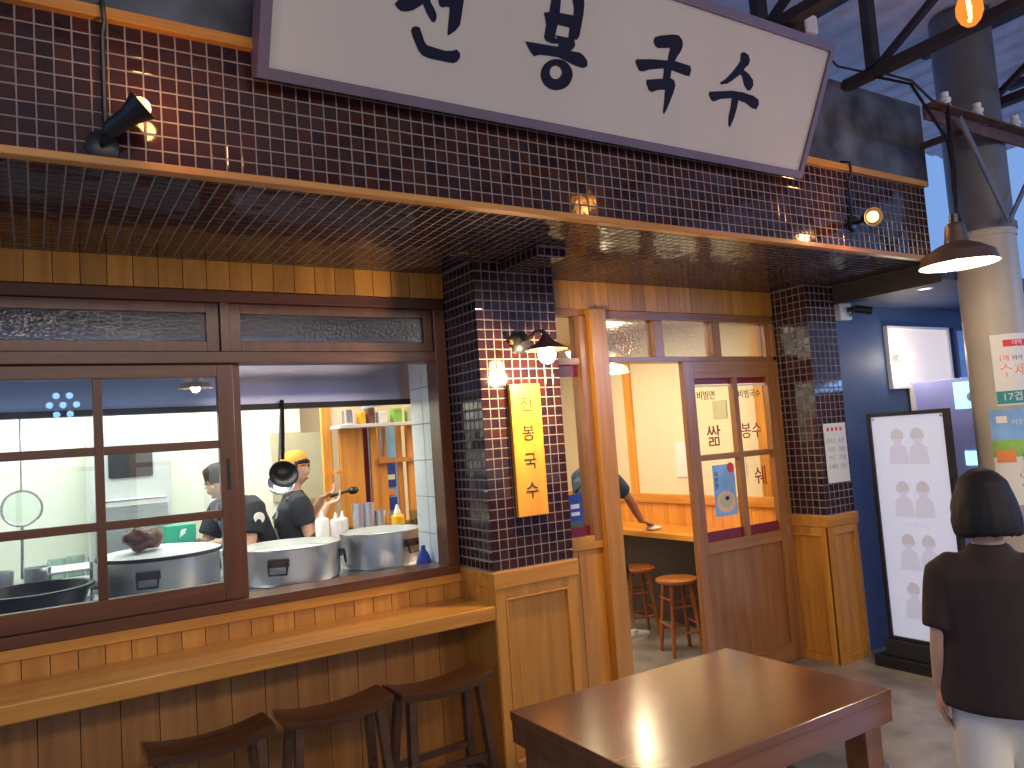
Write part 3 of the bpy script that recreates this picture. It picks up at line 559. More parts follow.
# ---------------------------------------------------------------- lamps on the fascia
def spotlamp(x, label, head_to, lit, z=2.56):
    t = empty('spot_lamp', (x, 2.51, z), label, 'lamp')
    obj('mount', lathe(B(), [(0, 0), (.045, 0), (.045, .012), (.03, .02), (0, .02)], (x, 2.508, z), axis=(0, -1, 0)), 'black', t, smooth=True)
    a = V((x, 2.44, z + .01)); b = V(head_to); d = (b - a).normalized()
    obj('arm', tube(B(), [(x, 2.50, z), (x, 2.45, z), a], .009), 'black', t, smooth=True)
    obj('head', lathe(B(), [(0, -.05), (.018, -.05), (.026, -.03), (.028, .03), (.044, .075), (.049, .085), (.045, .085), (.034, .05), (.02, .045), (0, .045)], a + d * .06, axis=d), 'black', t, smooth=True)
    obj('bulb', ball(B(), a + d * .130, .031, 16), 'bulbs', t, smooth='all')
    point(label[:5] + '_light', a + d * .20, lit, (1.0, .48, .16), .03)
    return t
spotlamp(.195, 'black spot lamp aimed sideways on the left end of the fascia', (.34, 2.36, 2.69), 2.2)
spotlamp(3.87, 'black spot lamp facing out near the right end of the fascia', (3.72, 2.24, 2.62), 3.5, z=2.66)
for x, z0, lb in ((.205, 2.585, 'thin black cable running down the fascia to the sideways spot lamp'), (3.86, 2.70, 'thin black cable running down the fascia to the outward spot lamp')):
    tag(recentre(obj('lamp_cable', tube(B(), [(x, 2.53, 3.02), (x, 2.478, 3.0), (x + .005, 2.478, 2.94), (x, 2.498, 2.9), (x, 2.498, z0)], .007, 6), 'black', smooth=True), (x, 2.5, z0)), lb, 'cable')
for x in (2.86,):   # filament bulb in front of the fascia, low
    pass
# ---------------------------------------------------------------- wall lamp and wooden name board on the pillar
wl = empty('wall_lamp', (2.109, 3.25, 2.09), 'round backed wall lamp with a dark cone shade lighting the tiled pillar', 'lamp')
obj('back_plate', lathe(B(), [(0, 0), (.056, 0), (.056, .014), (.038, .028), (.012, .034), (0, .034)], (2.109, 3.254, 2.09), axis=(0, -1, 0)), 'black', wl, smooth=True)
obj('arm', tube(B(), [(2.109, 3.23, 2.09), (2.109, 3.17, 2.10), (2.11, 3.10, 2.125), (2.11, 3.04, 2.12), (2.11, 3.02, 2.09)], .010), 'shadeout', wl, smooth=True)
obj('switch', cyl(B(), (2.055, 3.245, 2.09), (2.035, 3.22, 2.11), .011), 'gold', wl, smooth=True)
sh = obj('shade', lathe(B(), [(.018, .070), (.026, .050), (.05, .030), (.104, -.002), (.107, -.006), (.102, -.006), (.05, .020), (.022, .040), (0, .045)], (2.11, 3.02, 2.030)), 'shadeout', wl, smooth=True)
obj('bulb', ball(B(), (2.11, 3.02, 2.000), .043, 20), 'bulbw', wl, smooth='all')
point('wall_lamp_light', (2.11, 3.02, 1.94), 44, (1.0, .72, .40), .04)
ns = empty('name_board', (2.10, 3.25, 1.22), 'upright orange wooden board with four carved Korean letters', 'sign')
obj('board', bx(2.012, 2.192, 3.222, 3.250, 1.222, 1.880, bev=.004), 'signw', ns)
for ch, z in (('천', 1.775), ('봉', 1.63), ('국', 1.49), ('수', 1.345)): text('letter', ch, .088, 'inkblack', (2.102, 3.2205, z), X_, Z_, ns, extr=.001)
# ---------------------------------------------------------------- CCTV and menu sheet on the right pillar
cc = empty('security_camera', (4.98, 3.31, 2.36), 'small dark security camera on a white junction box', 'camera')
obj('junction_box', bx(4.80, 4.93, 3.27, 3.32, 2.28, 2.40, bev=.006), 'white', cc)
obj('arm', tube(B(), [(4.88, 3.27, 2.35), (4.90, 3.24, 2.35), (4.92, 3.22, 2.34)], .018), 'black', cc, smooth=True)
obj('body', cyl(B(), (4.90, 3.23, 2.35), (4.98, 3.15, 2.325), .028), 'black', cc, smooth=True)
obj('cord', tube(B(), [(4.87, 3.265, 2.34), (4.88, 3.25, 2.30), (4.91, 3.255, 2.33)], .004, 6), 'black', cc, smooth=True)
ms = empty('menu_sheet', (4.55, 3.25, 1.18), 'tall white menu sheet with red heading taped to the narrow tiled pillar', 'sheet')
obj('sheet', bx(4.455, 4.690, 3.2485, 3.2505, 1.17, 1.565), 'paper', ms)
for i in range(4): obj('heading_print', ball(B(), (4.50 + i * .045, 3.248, 1.525), .014, 8, (1, .1, 1)), 'red2', ms)
for c_, x in (('칼국수\n비빔\n만두\n수제비', 4.52), ('육천\n칠천\n오천\n칠천', 4.63)): text('lettering', c_, .038, 'greyp', (x, 3.247, 1.36), X_, Z_, ms, spacing=1.5)
# ---------------------------------------------------------------- steel column, bracket, pendant
CX, CY, CR = 4.985, 2.37, .168
cl = empty('steel_column', (CX, CY, 0), 'round steel column, dark above and bare below, carrying two posters', kind='structure')
obj('shaft', lathe(B(), [(0, 0), (CR + .02, 0), (CR + .02, .05), (CR, .06), (CR, 2.62), (CR + .006, 2.62), (CR + .006, 2.66), (CR, 2.66)], (CX, CY, 0), 40), 'collow', cl, smooth=True)
obj('upper_shaft', lathe(B(), [(CR, 2.66), (CR, 4.05), (0, 4.05)], (CX, CY, 0), 40), 'colup', cl, smooth=True)
def wrap(bm, a0, a1, z0, z1, r, n=14):
    vs = [[bm.verts.new((CX + rr * math.cos(math.radians(a0 + (a1 - a0) * i / n)), CY + rr * math.sin(math.radians(a0 + (a1 - a0) * i / n)), z)) for z in (z0, z1)] for rr in (r, r + .0015) for i in range(n + 1)]
    A, Bq = vs[:n + 1], vs[n + 1:]
    for i in range(n):
        bm.faces.new((A[i][0], A[i + 1][0], A[i + 1][1], A[i][1])); bm.faces.new((Bq[i][0], Bq[i][1], Bq[i + 1][1], Bq[i + 1][0]))
        bm.faces.new((A[i][0], Bq[i][0], Bq[i + 1][0], A[i + 1][0])); bm.faces.new((A[i][1], A[i + 1][1], Bq[i + 1][1], Bq[i][1]))
    bm.faces.new((A[0][0], A[0][1], Bq[0][1], Bq[0][0])); bm.faces.new((A[n][0], Bq[n][0], Bq[n][1], A[n][1])); return bm
def ctext(s, size, mat, adeg, z, parent, r):   # lettering bent round the column
    cu = bpy.data.curves.new('lettering', 'FONT'); cu.body = s; cu.size = size; cu.align_x = 'CENTER'; cu.align_y = 'CENTER'; cu.extrude = .0006
    t = bpy.data.objects.new('lettering', cu); COL.objects.link(t); dg = bpy.context.evaluated_depsgraph_get()
    me = bpy.data.meshes.new_from_object(t.evaluated_get(dg)); bpy.data.objects.remove(t); me.materials.clear(); P = org(parent)
    for v in me.vertices:
        a = math.radians(adeg) + v.co.x / r; rr = r + .0012 + v.co.z; v.co = V((CX + rr * math.cos(a), CY + rr * math.sin(a), z + v.co.y)) - P
    return obj('lettering', me, mat, parent)
q1 = empty('price_poster', (CX, CY - CR, 1.66), 'white price poster with red heading and teal footer on the steel column', 'poster')
r_ = CR + .002
obj('sheet', wrap(B(), 195, 292, 1.60, 2.02, r_), 'paper', q1); obj('heading_print', wrap(B(), 216, 268, 1.945, 1.985, r_ + .002), 'red2', q1)
obj('footer_print', wrap(B(), 196, 291, 1.61, 1.685, r_ + .002), 'teal', q1)
ctext('대박', .035, 'paper', 242, 1.965, q1, r_ + .003); ctext('1개', .04, 'red2', 215, 1.875, q1, r_); ctext('바삭', .035, 'inkblack', 240, 1.875, q1, r_)
ctext('수제', .085, 'oprint', 230, 1.80, q1, r_); ctext('17겹의', .058, 'paper', 232, 1.648, q1, r_ + .003)
q2 = empty('notice_poster', (CX, CY - CR, 1.0), 'blue sky notice poster with a green hill below the price poster', 'poster')
obj('sheet', wrap(B(), 178, 292, 1.02, 1.30, r_), 'paper', q2); obj('sky_print', wrap(B(), 178, 292, 1.36, 1.58, r_), 'skyp', q2)
obj('cloud_print', wrap(B(), 190, 208, 1.50, 1.54, r_ + .002), 'paper', q2); obj('hill_print', wrap(B(), 178, 292, 1.30, 1.40, r_ + .001), 'greenp', q2)
obj('house_print', wrap(B(), 184, 216, 1.27, 1.34, r_ + .003), 'oprint', q2); obj('badge_print', wrap(B(), 228, 241, 1.255, 1.32, r_ + .004), 'teal', q2)
ctext('이웃 할인', .035, 'paper', 238, 1.50, q2, r_ + .002); ctext('1,000원', .035, 'inkblack', 236, 1.19, q2, r_); ctext('주차안내', .026, 'inkblack', 236, 1.13, q2, r_); ctext('온누리', .03, 'greyp', 236, 1.22, q2, r_)
br = empty('cable_bracket', (4.6, 2.17, 3.2), 'rusty angle iron bracket crossing the steel column with struts and insulators', 'bracket')
obj('angle_iron', beam(beam(B(), (4.10, 2.175, 3.20), (5.75, 2.175, 3.20), .012, .075), (4.10, 2.14, 3.235), (5.75, 2.14, 3.235), .07, .01), 'rust', br)
obj('stub', beam(B(), (4.71, 2.16, 3.235), (4.71, 2.56, 3.235), .05, .03), 'rust', br)
obj('strut', beam(B(), (4.37, 2.13, 3.20), (4.84, 2.155, 2.67), .042, .012, (0, 1, 0)), 'galv', br)
obj('strut', beam(B(), (5.20, 2.13, 3.05), (4.84, 2.15, 2.67), .028, .012, (0, 1, 0)), 'galv', br)
obj('clamp', lathe(B(), [(CR, 0), (CR + .012, 0), (CR + .012, .04), (CR, .04)], (CX, CY, 2.66), 32), 'galv', cl, smooth=True)
for x in (4.28, 4.62, 5.05):
    obj('insulator', lathe(B(), [(0, 0), (.028, 0), (.028, .02), (.02, .03), (.03, .04), (.03, .055), (.02, .065), (.022, .09), (0, .095)], (x, 2.15, 3.24), 16), 'white', br, smooth=True)
tag(recentre(obj('cable_bundle', tube(tube(tube(tube(B(), [(4.25, 2.12, 3.25), (4.10, 2.05, 3.1), (4.0, 2.0, 2.8), (3.93, 1.98, 2.52)], .009), [(3.97, 2.36, 3.46), (4.05, 2.2, 3.36), (4.08, 2.06, 3.0), (4.02, 2.02, 2.75), (3.90, 1.97, 2.52)], .008),
     [(4.22, 2.12, 3.2), (4.18, 2.1, 3.0), (4.06, 2.05, 2.72), (3.91, 1.96, 2.53)], .007), [(3.97, 2.30, 3.45), (4.06, 2.2, 3.38), (4.17, 2.14, 3.24)], .007), 'black', smooth=True), (4.1, 2.05, 2.9)),
    'dark cables hanging from the rusty bracket down to the pendant lamp', 'cable')
def pendant(loc, label, lit, r=.18, col='shadeout', drop=.9, cat='lamp', group=None):
    x, y, z = loc; k = r / .18
    t = empty('pendant_lamp', (x, y, z), label, cat, group)
    obj('shade', lathe(B(), [(.030 * k, .215 * k), (.045 * k, .20 * k), (.055 * k, .115 * k), (.10 * k, .095 * k), (.165 * k, .055 * k), (.18 * k, .005 * k), (.182 * k, 0)], (x, y, z), 36), col, t, smooth=True)
    obj('shade_lining', lathe(B(), [(.180 * k, .001), (.176 * k, .006 * k), (.160 * k, .050 * k), (.095 * k, .088 * k), (.03 * k, .095 * k), (0, .10 * k)], (x, y, z), 36), 'shadein', t, smooth=True)
    obj('socket', cyl(B(), (x, y, z + .20 * k), (x, y, z + .26 * k), .022 * k), 'blackp', t, smooth=True)
    obj('bulb', ball(B(), (x, y, z + .055 * k), .030 * k, 16), 'bulbc', t, smooth='all')
    if drop: obj('cord', tube(B(), [(x, y, z + .25 * k), (x, y, z + drop)], .004, 6), 'black', t)
    if lit: point('pendant_light', (x, y, z + .005), lit, (1.0, .80, .55), .05)
    return t
pt = pendant((3.885, 1.975, 2.305), 'brown metal pendant lamp with a pale lining beside the steel column', 16, .176, drop=.25)
eb = empty('filament_bulb', (2.93, 1.35, 3.0), 'amber filament bulb hanging below the roof truss', 'bulb')
obj('glass', lathe(B(), [(0, -.055), (.018, -.052), (.034, -.035), (.045, -.005), (.044, .025), (.032, .055), (.020, .075), (.018, .085)], (2.93, 1.35, 3.04), 24), 'amber', eb, smooth='all')
obj('filament', tube(tube(B(), [(2.92, 1.35, 3.09), (2.915, 1.345, 3.02), (2.925, 1.35, 3.0), (2.93, 1.345, 3.06)], .0045, 6), [(2.935, 1.35, 3.08), (2.945, 1.355, 3.02), (2.935, 1.36, 3.01)], .0045, 6), 'fil', eb)
obj('socket', cyl(B(), (2.93, 1.35, 3.12), (2.93, 1.35, 3.18), .02), 'blackp', eb, smooth=True); obj('cord', tube(B(), [(2.93, 1.35, 3.18), (2.96, 1.35, 3.46)], .004, 6), 'black', eb)
point('filament_light', (2.93, 1.35, 3.0), 6, (1, .45, .12), .04)
jb = empty('junction_box', (3.5, 2.45, 3.63), 'small white junction box with a drooping wire above the signboard corner', 'box')
obj('body', bx(3.43, 3.53, 2.36, 2.44, 3.60, 3.70, bev=.01), 'white', jb); obj('bracket', bx(3.36, 3.43, 2.37, 2.45, 3.58, 3.72), 'iron', jb); obj('rail', beam(B(), (3.40, 2.42, 3.60), (3.40, 2.56, 3.40), .03, .03), 'iron', jb)
obj('wire', tube(B(), [(3.52, 2.40, 3.61), (3.60, 2.40, 3.55), (3.75, 2.42, 3.50), (3.95, 2.40, 3.50)], .006, 6), 'black', jb)
# mirrored-only lamps of the arcade behind the camera
for x, y, z, lb_ in ((-.6, -.9, 2.35, 'sash window'), (1.5, -1.5, 2.4, 'wide tiled pillar'), (3.6, -1.5, 2.4, 'sliding door')):
    pendant((x, y, z), 'brown pendant lamp hanging over the arcade across from the ' + lb_, 5, .18, drop=1.15, group='pendant lamps over the arcade')
ch = empty('led_cluster', (.3, -2.6, 2.35), 'cluster of small round blue white lamps across the arcade', 'lamp')
for i in range(7): obj('lens', ball(B(), (.3 + .13 * math.cos(i * 1.05) * (i > 0), -2.6, 2.35 + .12 * math.sin(i * 1.05) * (i > 0)), .035, 12), 'led', ch)
# ---------------------------------------------------------------- blue corner: window, lamp, stands
w5 = empty('window_5', (5.8, 3.31, 1.8), 'pale shop window in the blue wall behind the steel column', kind='structure')
obj('frame', ring(B(), 5.36, 6.20, 1.78, 2.25, 3.285, 3.32, .02, .03, .02, .02), 'white', w5); obj('pane', bx(5.38, 6.17, 3.30, 3.305, 1.80, 2.23), 'winface', w5)  # pane glows by itself, standing for the bright reflection on it
obj('frame', ring(B(), 6.28, 6.9, 1.78, 2.25, 3.285, 3.32, .03, .03, .02, .02), 'bluewall', w5); obj('pane', bx(6.31, 6.87, 3.30, 3.305, 1.80, 2.23), 'skyp', w5)
bw = empty('wall_bulb', (5.43, 3.29, 2.0), 'bare glaring bulb on the blue wall at the window corner', 'bulb')
obj('holder', cyl(B(), (5.43, 3.30, 2.005), (5.43, 3.24, 2.005), .03), 'white', bw, smooth=True); obj('bulb', ball(B(), (5.43, 3.20, 2.005), .048, 16), 'bulbw', bw, smooth='all')
point('wall_bulb_light', (5.43, 3.10, 2.0), 2, (1, .8, .55), .05)
dl = empty('downlight', (4.93, 2.735, 2.39), 'small round downlight in the blue ceiling', 'lamp')
obj('rim', lathe(B(), [(.035, 0), (.05, 0), (.05, -.006), (.035, -.006)], (4.93, 2.735, 2.395)), 'white', dl); obj('lens', cyl(B(), (4.93, 2.735, 2.397), (4.93, 2.735, 2.391), .035), 'down', dl)
lb = empty('light_box', (4.66, 2.80, 0), 'upright black framed light box with pale portrait photographs', 'sign')
def xring(bm, y0, y1, z0, z1, x0, x1, w_):
    box(bm, x0, x1, y0, y0 + w_, z0, z1); box(bm, x0, x1, y1 - w_, y1, z0, z1); box(bm, x0, x1, y0 + w_, y1 - w_, z0, z0 + w_); box(bm, x0, x1, y0 + w_, y1 - w_, z1 - w_, z1); return bm
obj('frame', xring(B(), 2.52, 3.04, .17, 1.61, 4.62, 4.67, .024), 'blackp', lb); obj('back_panel', bx(4.645, 4.668, 2.53, 3.03, .18, 1.60), 'blackp', lb)
obj('lit_face', bx(4.632, 4.644, 2.545, 3.015, .195, 1.585), 'lbox', lb)
for zc in (1.38, 1.05, .72, .42):     # four pairs of portraits, printed faintly
    for yc in (2.85, 2.72):
        pr = B(); f = lambda a, r1, r2, cz: (4.6315, yc + r1 * math.cos(a), cz + r2 * math.sin(a))
        prism(pr, [f(i * math.pi / 9, .034, .044, zc + .07) for i in range(18)], (1, 0, 0), -.0006)
        prism(pr, [(4.6315, yc - .065, zc - .10), (4.6315, yc + .065, zc - .10), (4.6315, yc + .055, zc), (4.6315, yc + .015, zc + .035), (4.6315, yc - .015, zc + .035), (4.6315, yc - .055, zc)], (1, 0, 0), -.0006)
        obj('portrait_print', pr, 'portrait', lb)
        hp = B(); prism(hp, [(4.6308, yc + .043 * math.cos(i * math.pi / 9), zc + .075 + .05 * math.sin(i * math.pi / 9)) for i in range(-1, 11)], (1, 0, 0), -.0004); obj('hair_print', hp, 'hairtint', lb)
obj('corner_bolt', ball(B(), (4.630, 3.0, 1.57), .008, 8), 'steel', lb); obj('corner_bolt', ball(B(), (4.630, 2.56, 1.57), .008, 8), 'steel', lb)
text('lettering', '프로필 사진', .035, 'portrait', (4.6312, 2.78, .90), (0, -1, 0), Z_, lb)
obj('foot', bx(4.56, 4.76, 2.46, 3.12, 0, .07, bev=.006), 'black', lb); obj('foot_step', bx(4.60, 4.70, 2.50, 3.06, .07, .17, bev=.004), 'dark', lb)
ab = empty('display_stand', (5.62, 3.0, 0), 'tall lavender display cabinet with a glowing picture, behind the light box', 'cabinet')
obj('body', bx(5.60, 5.80, 2.35, 3.30, 0, 1.82, bev=.004), 'lav', ab); obj('edge_strip', bx(5.585, 5.60, 3.27, 3.30, .2, 1.80), 'white', ab)
obj('screen', bx(5.592, 5.602, 2.78, 2.98, 1.60, 1.79), 'screen', ab); obj('screen', bx(5.592, 5.602, 2.70, 2.95, 1.20, 1.30), 'screen', ab)
obj('screen_print', ball(B(), (5.59, 2.86, 1.68), .035, 10, (.1, 1, 1)), 'lav', ab); obj('screen_print', ball(B(), (5.59, 2.81, 1.64), .025, 10, (.1, 1, 1)), 'yellow', ab)
# ---------------------------------------------------------------- table
tb = empty('dining_table', (1.80, 1.88, 0), 'glossy brown wooden table with thick edge in front of the pillar', 'table')
tx0, tx1, ty0, ty1, tz = 1.285, 2.285, 1.515, 2.200, .735
obj('tabletop', bx(tx0, tx1, ty0, ty1, tz - .03, tz, bev=.003), 'walnut', tb)
ap = B(); box(ap, tx0 + .004, tx1 - .004, ty0 + .004, ty0 + .03, tz - .098, tz - .03); box(ap, tx0 + .004, tx1 - .004, ty1 - .03, ty1 - .004, tz - .098, tz - .03)
box(ap, tx0 + .004, tx0 + .03, ty0 + .03, ty1 - .03, tz - .098, tz - .03); box(ap, tx1 - .03, tx1 - .004, ty0 + .03, ty1 - .03, tz - .098, tz - .03); obj('apron', ap, 'walnut', tb)
for x in (tx0 + .03, tx1 - .11):
    for y in (ty0 + .03, ty1 - .11): obj('leg', bx(x, x + .08, y, y + .08, 0, tz - .05, bev=.003), 'walnut', tb)
# ---------------------------------------------------------------- counter stools (saddle seats)
def saddle():
    t = empty('counter_stool')
    L, D, H, T = .44, .20, .600, .034; bm = B(); nx, ny = 16, 4; up, dn = [], []
    for i in range(nx + 1):
        x = -L / 2 + L * i / nx; u = x / (L / 2); z = H - .028 * (1 - u * u)
        up.append([bm.verts.new((x, -D / 2 + D * j / ny, z - (.004 if j in (0, ny) else 0))) for j in range(ny + 1)])
        dn.append([bm.verts.new((x, -D / 2 + .01 + (D - .02) * j / ny, z - T)) for j in range(ny + 1)])
    for i in range(nx):
        for j in range(ny): bm.faces.new((up[i][j], up[i + 1][j], up[i + 1][j + 1], up[i][j + 1])); bm.faces.new((dn[i][j], dn[i][j + 1], dn[i + 1][j + 1], dn[i + 1][j]))
        bm.faces.new((up[i][0], dn[i][0], dn[i + 1][0], up[i + 1][0])); bm.faces.new((up[i][ny], up[i + 1][ny], dn[i + 1][ny], dn[i][ny]))
    for j in range(ny): bm.faces.new((up[0][j], up[0][j + 1], dn[0][j + 1], dn[0][j])); bm.faces.new((up[nx][j], dn[nx][j], dn[nx][j + 1], up[nx][j + 1]))
    obj('seat', bm, 'stoolw', t, smooth=True)
    for sx in (-1, 1):
        for sy in (-1, 1): obj('leg', beam(B(), (sx * .165, sy * .062, H - .045), (sx * .205, sy * .12, 0), .040, .030, (1, 0, 0)), 'stoolw', t)
        obj('side_stretcher', beam(B(), (sx * .194, -.104, .17), (sx * .194, .104, .17), .02, .028), 'stoolw', t)
    obj('front_stretcher', beam(B(), (-.19, -.088, .25), (.19, -.088, .25), .02, .028), 'stoolw', t); obj('front_stretcher', beam(B(), (-.19, .088, .25), (.19, .088, .25), .02, .028), 'stoolw', t)
    return t
st0 = saddle(); labs = ['dark saddle seat stool at the counter, farthest from the pillar', 'dark saddle seat stool at the counter between two others', 'dark saddle seat stool at the counter beside the pillar']
for i, (x, y, rz) in enumerate(((.535, 3.14, .02), (1.015, 3.14, .0), (1.475, 3.12, .03))):
    o = st0 if i == 0 else copytree(st0)
    o.location = (x, y, 0); o.rotation_euler = (0, 0, rz); tag(o, labs[i], 'stool', 'dark stools under the counter shelf')
rs = empty('round_stool', (2.30, 1.76, 0), 'small round stool with black metal legs tucked under the table', 'stool')
obj('seat', lathe(B(), [(0, .40), (.15, .40), (.165, .41), (.165, .43), (.155, .44), (0, .44)], (2.30, 1.76, 0)), 'galv', rs, smooth=True)
for a in (.6, 2.17, 3.74, 5.31): obj('leg', tube(B(), [(2.30 + .12 * math.cos(a), 1.76 + .12 * math.sin(a), .41), (2.30 + .17 * math.cos(a), 1.76 + .17 * math.sin(a), 0)], .011), 'black', rs)
# ================================================================ KITCHEN
kc = empty('kitchen_worktop', (.3, 4.3, 0), 'stainless steel cooking worktop right behind the kitchen window', 'worktop')
obj('top', bx(XL + .05, 2.02, 4.03, 4.85, .895, .93, bev=.004), 'steel', kc); obj('top', bx(XL + .05, 1.825, 3.79, 4.03, .895, .93), 'steel', kc); obj('front_panel', bx(XL + .05, 1.80, 3.83, 3.85, .10, .895), 'steel', kc); obj('side_panel', bx(1.98, 2.0, 4.05, 4.80, .0, .895), 'steel', kc); obj('side_panel', bx(XL + .06, XL + .08, 3.85, 4.80, .0, .895), 'steel', kc); obj('rear_lip', bx(XL + .05, 2.02, 4.83, 4.85, .93, .95), 'steel', kc)
obj('window_ledge', bx(XL, 1.83, 3.70, 3.785, .90, .965), 'ktile', label='white tiled ledge inside the kitchen window', kind='structure')
wg = empty('wall_wing', (1.85, 3.9, 0), 'short white tiled wall at the right edge of the kitchen window', kind='structure')
obj('core', bx(1.842, 1.90, 3.70, 4.02, 0, 2.5), 'grout', wg)
for j in range(8):
    for i in range(2): obj('tile', bx(1.832, 1.842, 3.705 + i * .16, 3.86 + i * .155, .93 + j * .2, 1.127 + j * .2, bev=.002), 'ktile', wg)
hd = empty('range_hood', (.7, 4.5, 1.86), 'long stainless extractor hood with a black bottom rim over the worktop', 'hood')
obj('front_panel', bx(XL + .05, 1.88, 4.10, 4.12, 1.885, 2.48), 'steelz', hd); obj('rim', bx(XL + .05, 1.88, 4.08, 4.12, 1.855, 1.885), 'black', hd)
obj('rear_panel', bx(XL + .05, 1.88, 4.86, 4.88, 1.90, 2.48), 'steelz', hd); obj('filter_panel', bx(XL + .05, 1.87, 4.12, 4.86, 2.02, 2.03), 'white', hd); obj('end_panel', bx(1.86, 1.88, 4.12, 4.86, 1.88, 2.48), 'steelz', hd)
def pot(x, y, r, h, label, hands, lid=False, grp='big aluminium pots on the worktop'):
    t = empty('stock_pot', (x, y, .93), label, 'pot', grp)
    obj('body', lathe(B(), [(0, 0), (r * .95, 0), (r, .02), (r, h), (r + .008, h + .006), (r - .008, h + .006), (r - .01, .02), (0, .015)], (x, y, .931), 48), 'alu', t, smooth=True)
    obj('content', lathe(B(), [(r - .012, h * .82), (0, h * .82)], (x, y, .931), 32), 'kwhite', t)
    for a in hands:
        c = V((x + r * math.cos(a), y + r * math.sin(a), .93 + h * .68)); n = V((math.cos(a), math.sin(a), 0)); s = V((-n.y, n.x, 0))
        hb = tube(B(), [c + s * .045 + V((0, 0, .01)), c + s * .048 + n * .02, c + s * .045 + n * .028 - V((0, 0, .055)), c - s * .045 + n * .028 - V((0, 0, .055)), c - s * .048 + n * .02, c - s * .045 + V((0, 0, .01))], .007)
        h_ = obj('handle', hb, 'black', t, smooth=True); beam(bm_ := B(), c + s * .055 + n * .006, c - s * .055 + n * .006, .012, .04); obj('handle_plate', bm_, 'shadeout', h_)
    if lid: 
        l_ = obj('lid', lathe(B(), [(0, h + .045), (r * .3, h + .042), (r * .9, h + .022), (r + .012, h + .010), (r + .012, h + .004), (r * .9, h + .012), (0, h + .03)], (x, y, .931), 48), 'white', t, smooth=True)
        obj('lid_rim', lathe(B(), [(r + .012, h - .006), (r + .02, h), (r + .018, h + .012), (r + .008, h + .012)], (x, y, .931), 48), 'dark', l_, smooth=True)
    return t
pot(1.190, 4.315, .272, .185, 'wide open aluminium pot with black handles directly behind the open window', (-2.05, -.35))
pot(1.738, 4.345, .238, .195, 'second open aluminium pot beside the white tiled wing wall', (-1.15, 2.6))
pot(.555, 4.42, .285, .215, 'lidded aluminium pot behind the lower right pane of the sash', (-1.9, .4), lid=True)
# basin, bowls, jugs at the left
bs = empty('black_basin', (-.02, 4.30, .93), 'large black plastic basin behind the lower left pane', 'basin')
obj('body', lathe(B(), [(0, 0), (.20, 0), (.245, .13), (.262, .135), (.262, .145), (.235, .145), (.19, .015), (0, .01)], (-.02, 4.28, .93), 40), 'blackp', bs, smooth=True)
def tumbler(name, x, y, z, r, h, mat, label, cat, grp, r2=None):
    o = obj(name, lathe(B(), [(0, 0), (r * .85, 0), (r, h), (r - .004, h), (r * .82, .006), (0, .006)], (x, y, z), 20), mat, smooth=True)
    tag(recentre(o, (x, y, z)), label, cat, grp); return o
tumbler('steel_bowl', -.16, 4.66, .93, .07, .20, 'alu', 'steel canister behind the black basin, nearer the frame', 'canister', 'steel canisters behind the basin')
tumbler('steel_bowl', .01, 4.68, .93, .065, .20, 'alu', 'steel canister behind the black basin, nearer the tray', 'canister', 'steel canisters behind the basin')
tr = empty('wire_tray_rack', (.25, 4.65, .93), 'white wire tray rack beside the black basin', 'rack')
for z in (.96, 1.03, 1.10): obj('tray', bx(.05, .25, 4.50, 4.80, z, z + .012, bev=.003), 'white', tr)
for x in (.06, .24):
    for y in (4.51, 4.79): obj('leg', cyl(B(), (x, y, .93), (x, y, 1.14), .008), 'steel', tr)
# back counter with machines
bc = empty('back_counter', (.3, 5.7, 0), 'steel back counter along the white kitchen wall', 'counter')
obj('top', bx(XL + .02, 1.74, 5.58, 6.02, .87, .90), 'steel', bc); obj('body', bx(XL + .04, 1.72, 5.62, 6.02, .0, .87), 'steel', bc)
dm = empty('dish_machine', (.50, 5.6, .90), 'white dishwashing machine with a rounded dark window', 'machine')
obj('body', bx(.30, .78, 5.58, 6.0, .90, 1.85, bev=.01), 'cabin', dm)
wn = B(); prism(wn, [(.54 + .13 * max(-1, min(1, 1.35 * math.cos(a))) , 5.574, 1.62 + .08 * max(-1, min(1, 1.5 * math.sin(a)))) for a in [i * math.pi / 14 for i in range(28)]], (0, 1, 0), .005)
obj('view_window', wn, 'dark', dm); obj('handle_bar', tube(B(), [(.34, 5.55, 1.40), (.74, 5.55, 1.40)], .012), 'steel', dm, smooth=True); obj('lower_door', bx(.33, .75, 5.565, 5.58, .93, 1.36), 'steel', dm)
# glasses, strainers, bag, green box on the worktop
for i, (x, y) in enumerate(((.10, 4.88), (.19, 4.95), (.72, 4.93))):
    tumbler('glass_jug', x, y, .95 if y < 4.85 else .90, .045, .24, 'drink', ('clear glass jug behind the tray rack, nearer the basin', 'clear glass jug behind the tray rack, nearer the mullion', 'clear glass jug behind the lidded pot')[i], 'jug', 'glass jugs in the kitchen')
sv = empty('side_shelf', (.2, 5.0, .0), 'low steel side shelf behind the worktop', 'shelf'); obj('top', bx(-1.0, .95, 4.86, 5.08, .88, .90), 'steel', sv)
for x in (-.95, -.1, .9): obj('leg', bx(x, x + .03, 4.97, 5.0, 0, .88), 'steel', sv)
srn = empty('strainer', (-.05, 4.5, 1.3), 'round wire strainer hanging behind the left pane', 'strainer')
obj('hoop', tube(B(), [(-.05 + .085 * math.cos(i * math.pi / 12), 4.5, 1.44 + .085 * math.sin(i * math.pi / 12)) for i in range(25)], .006, 6), 'steel', srn, smooth=True)
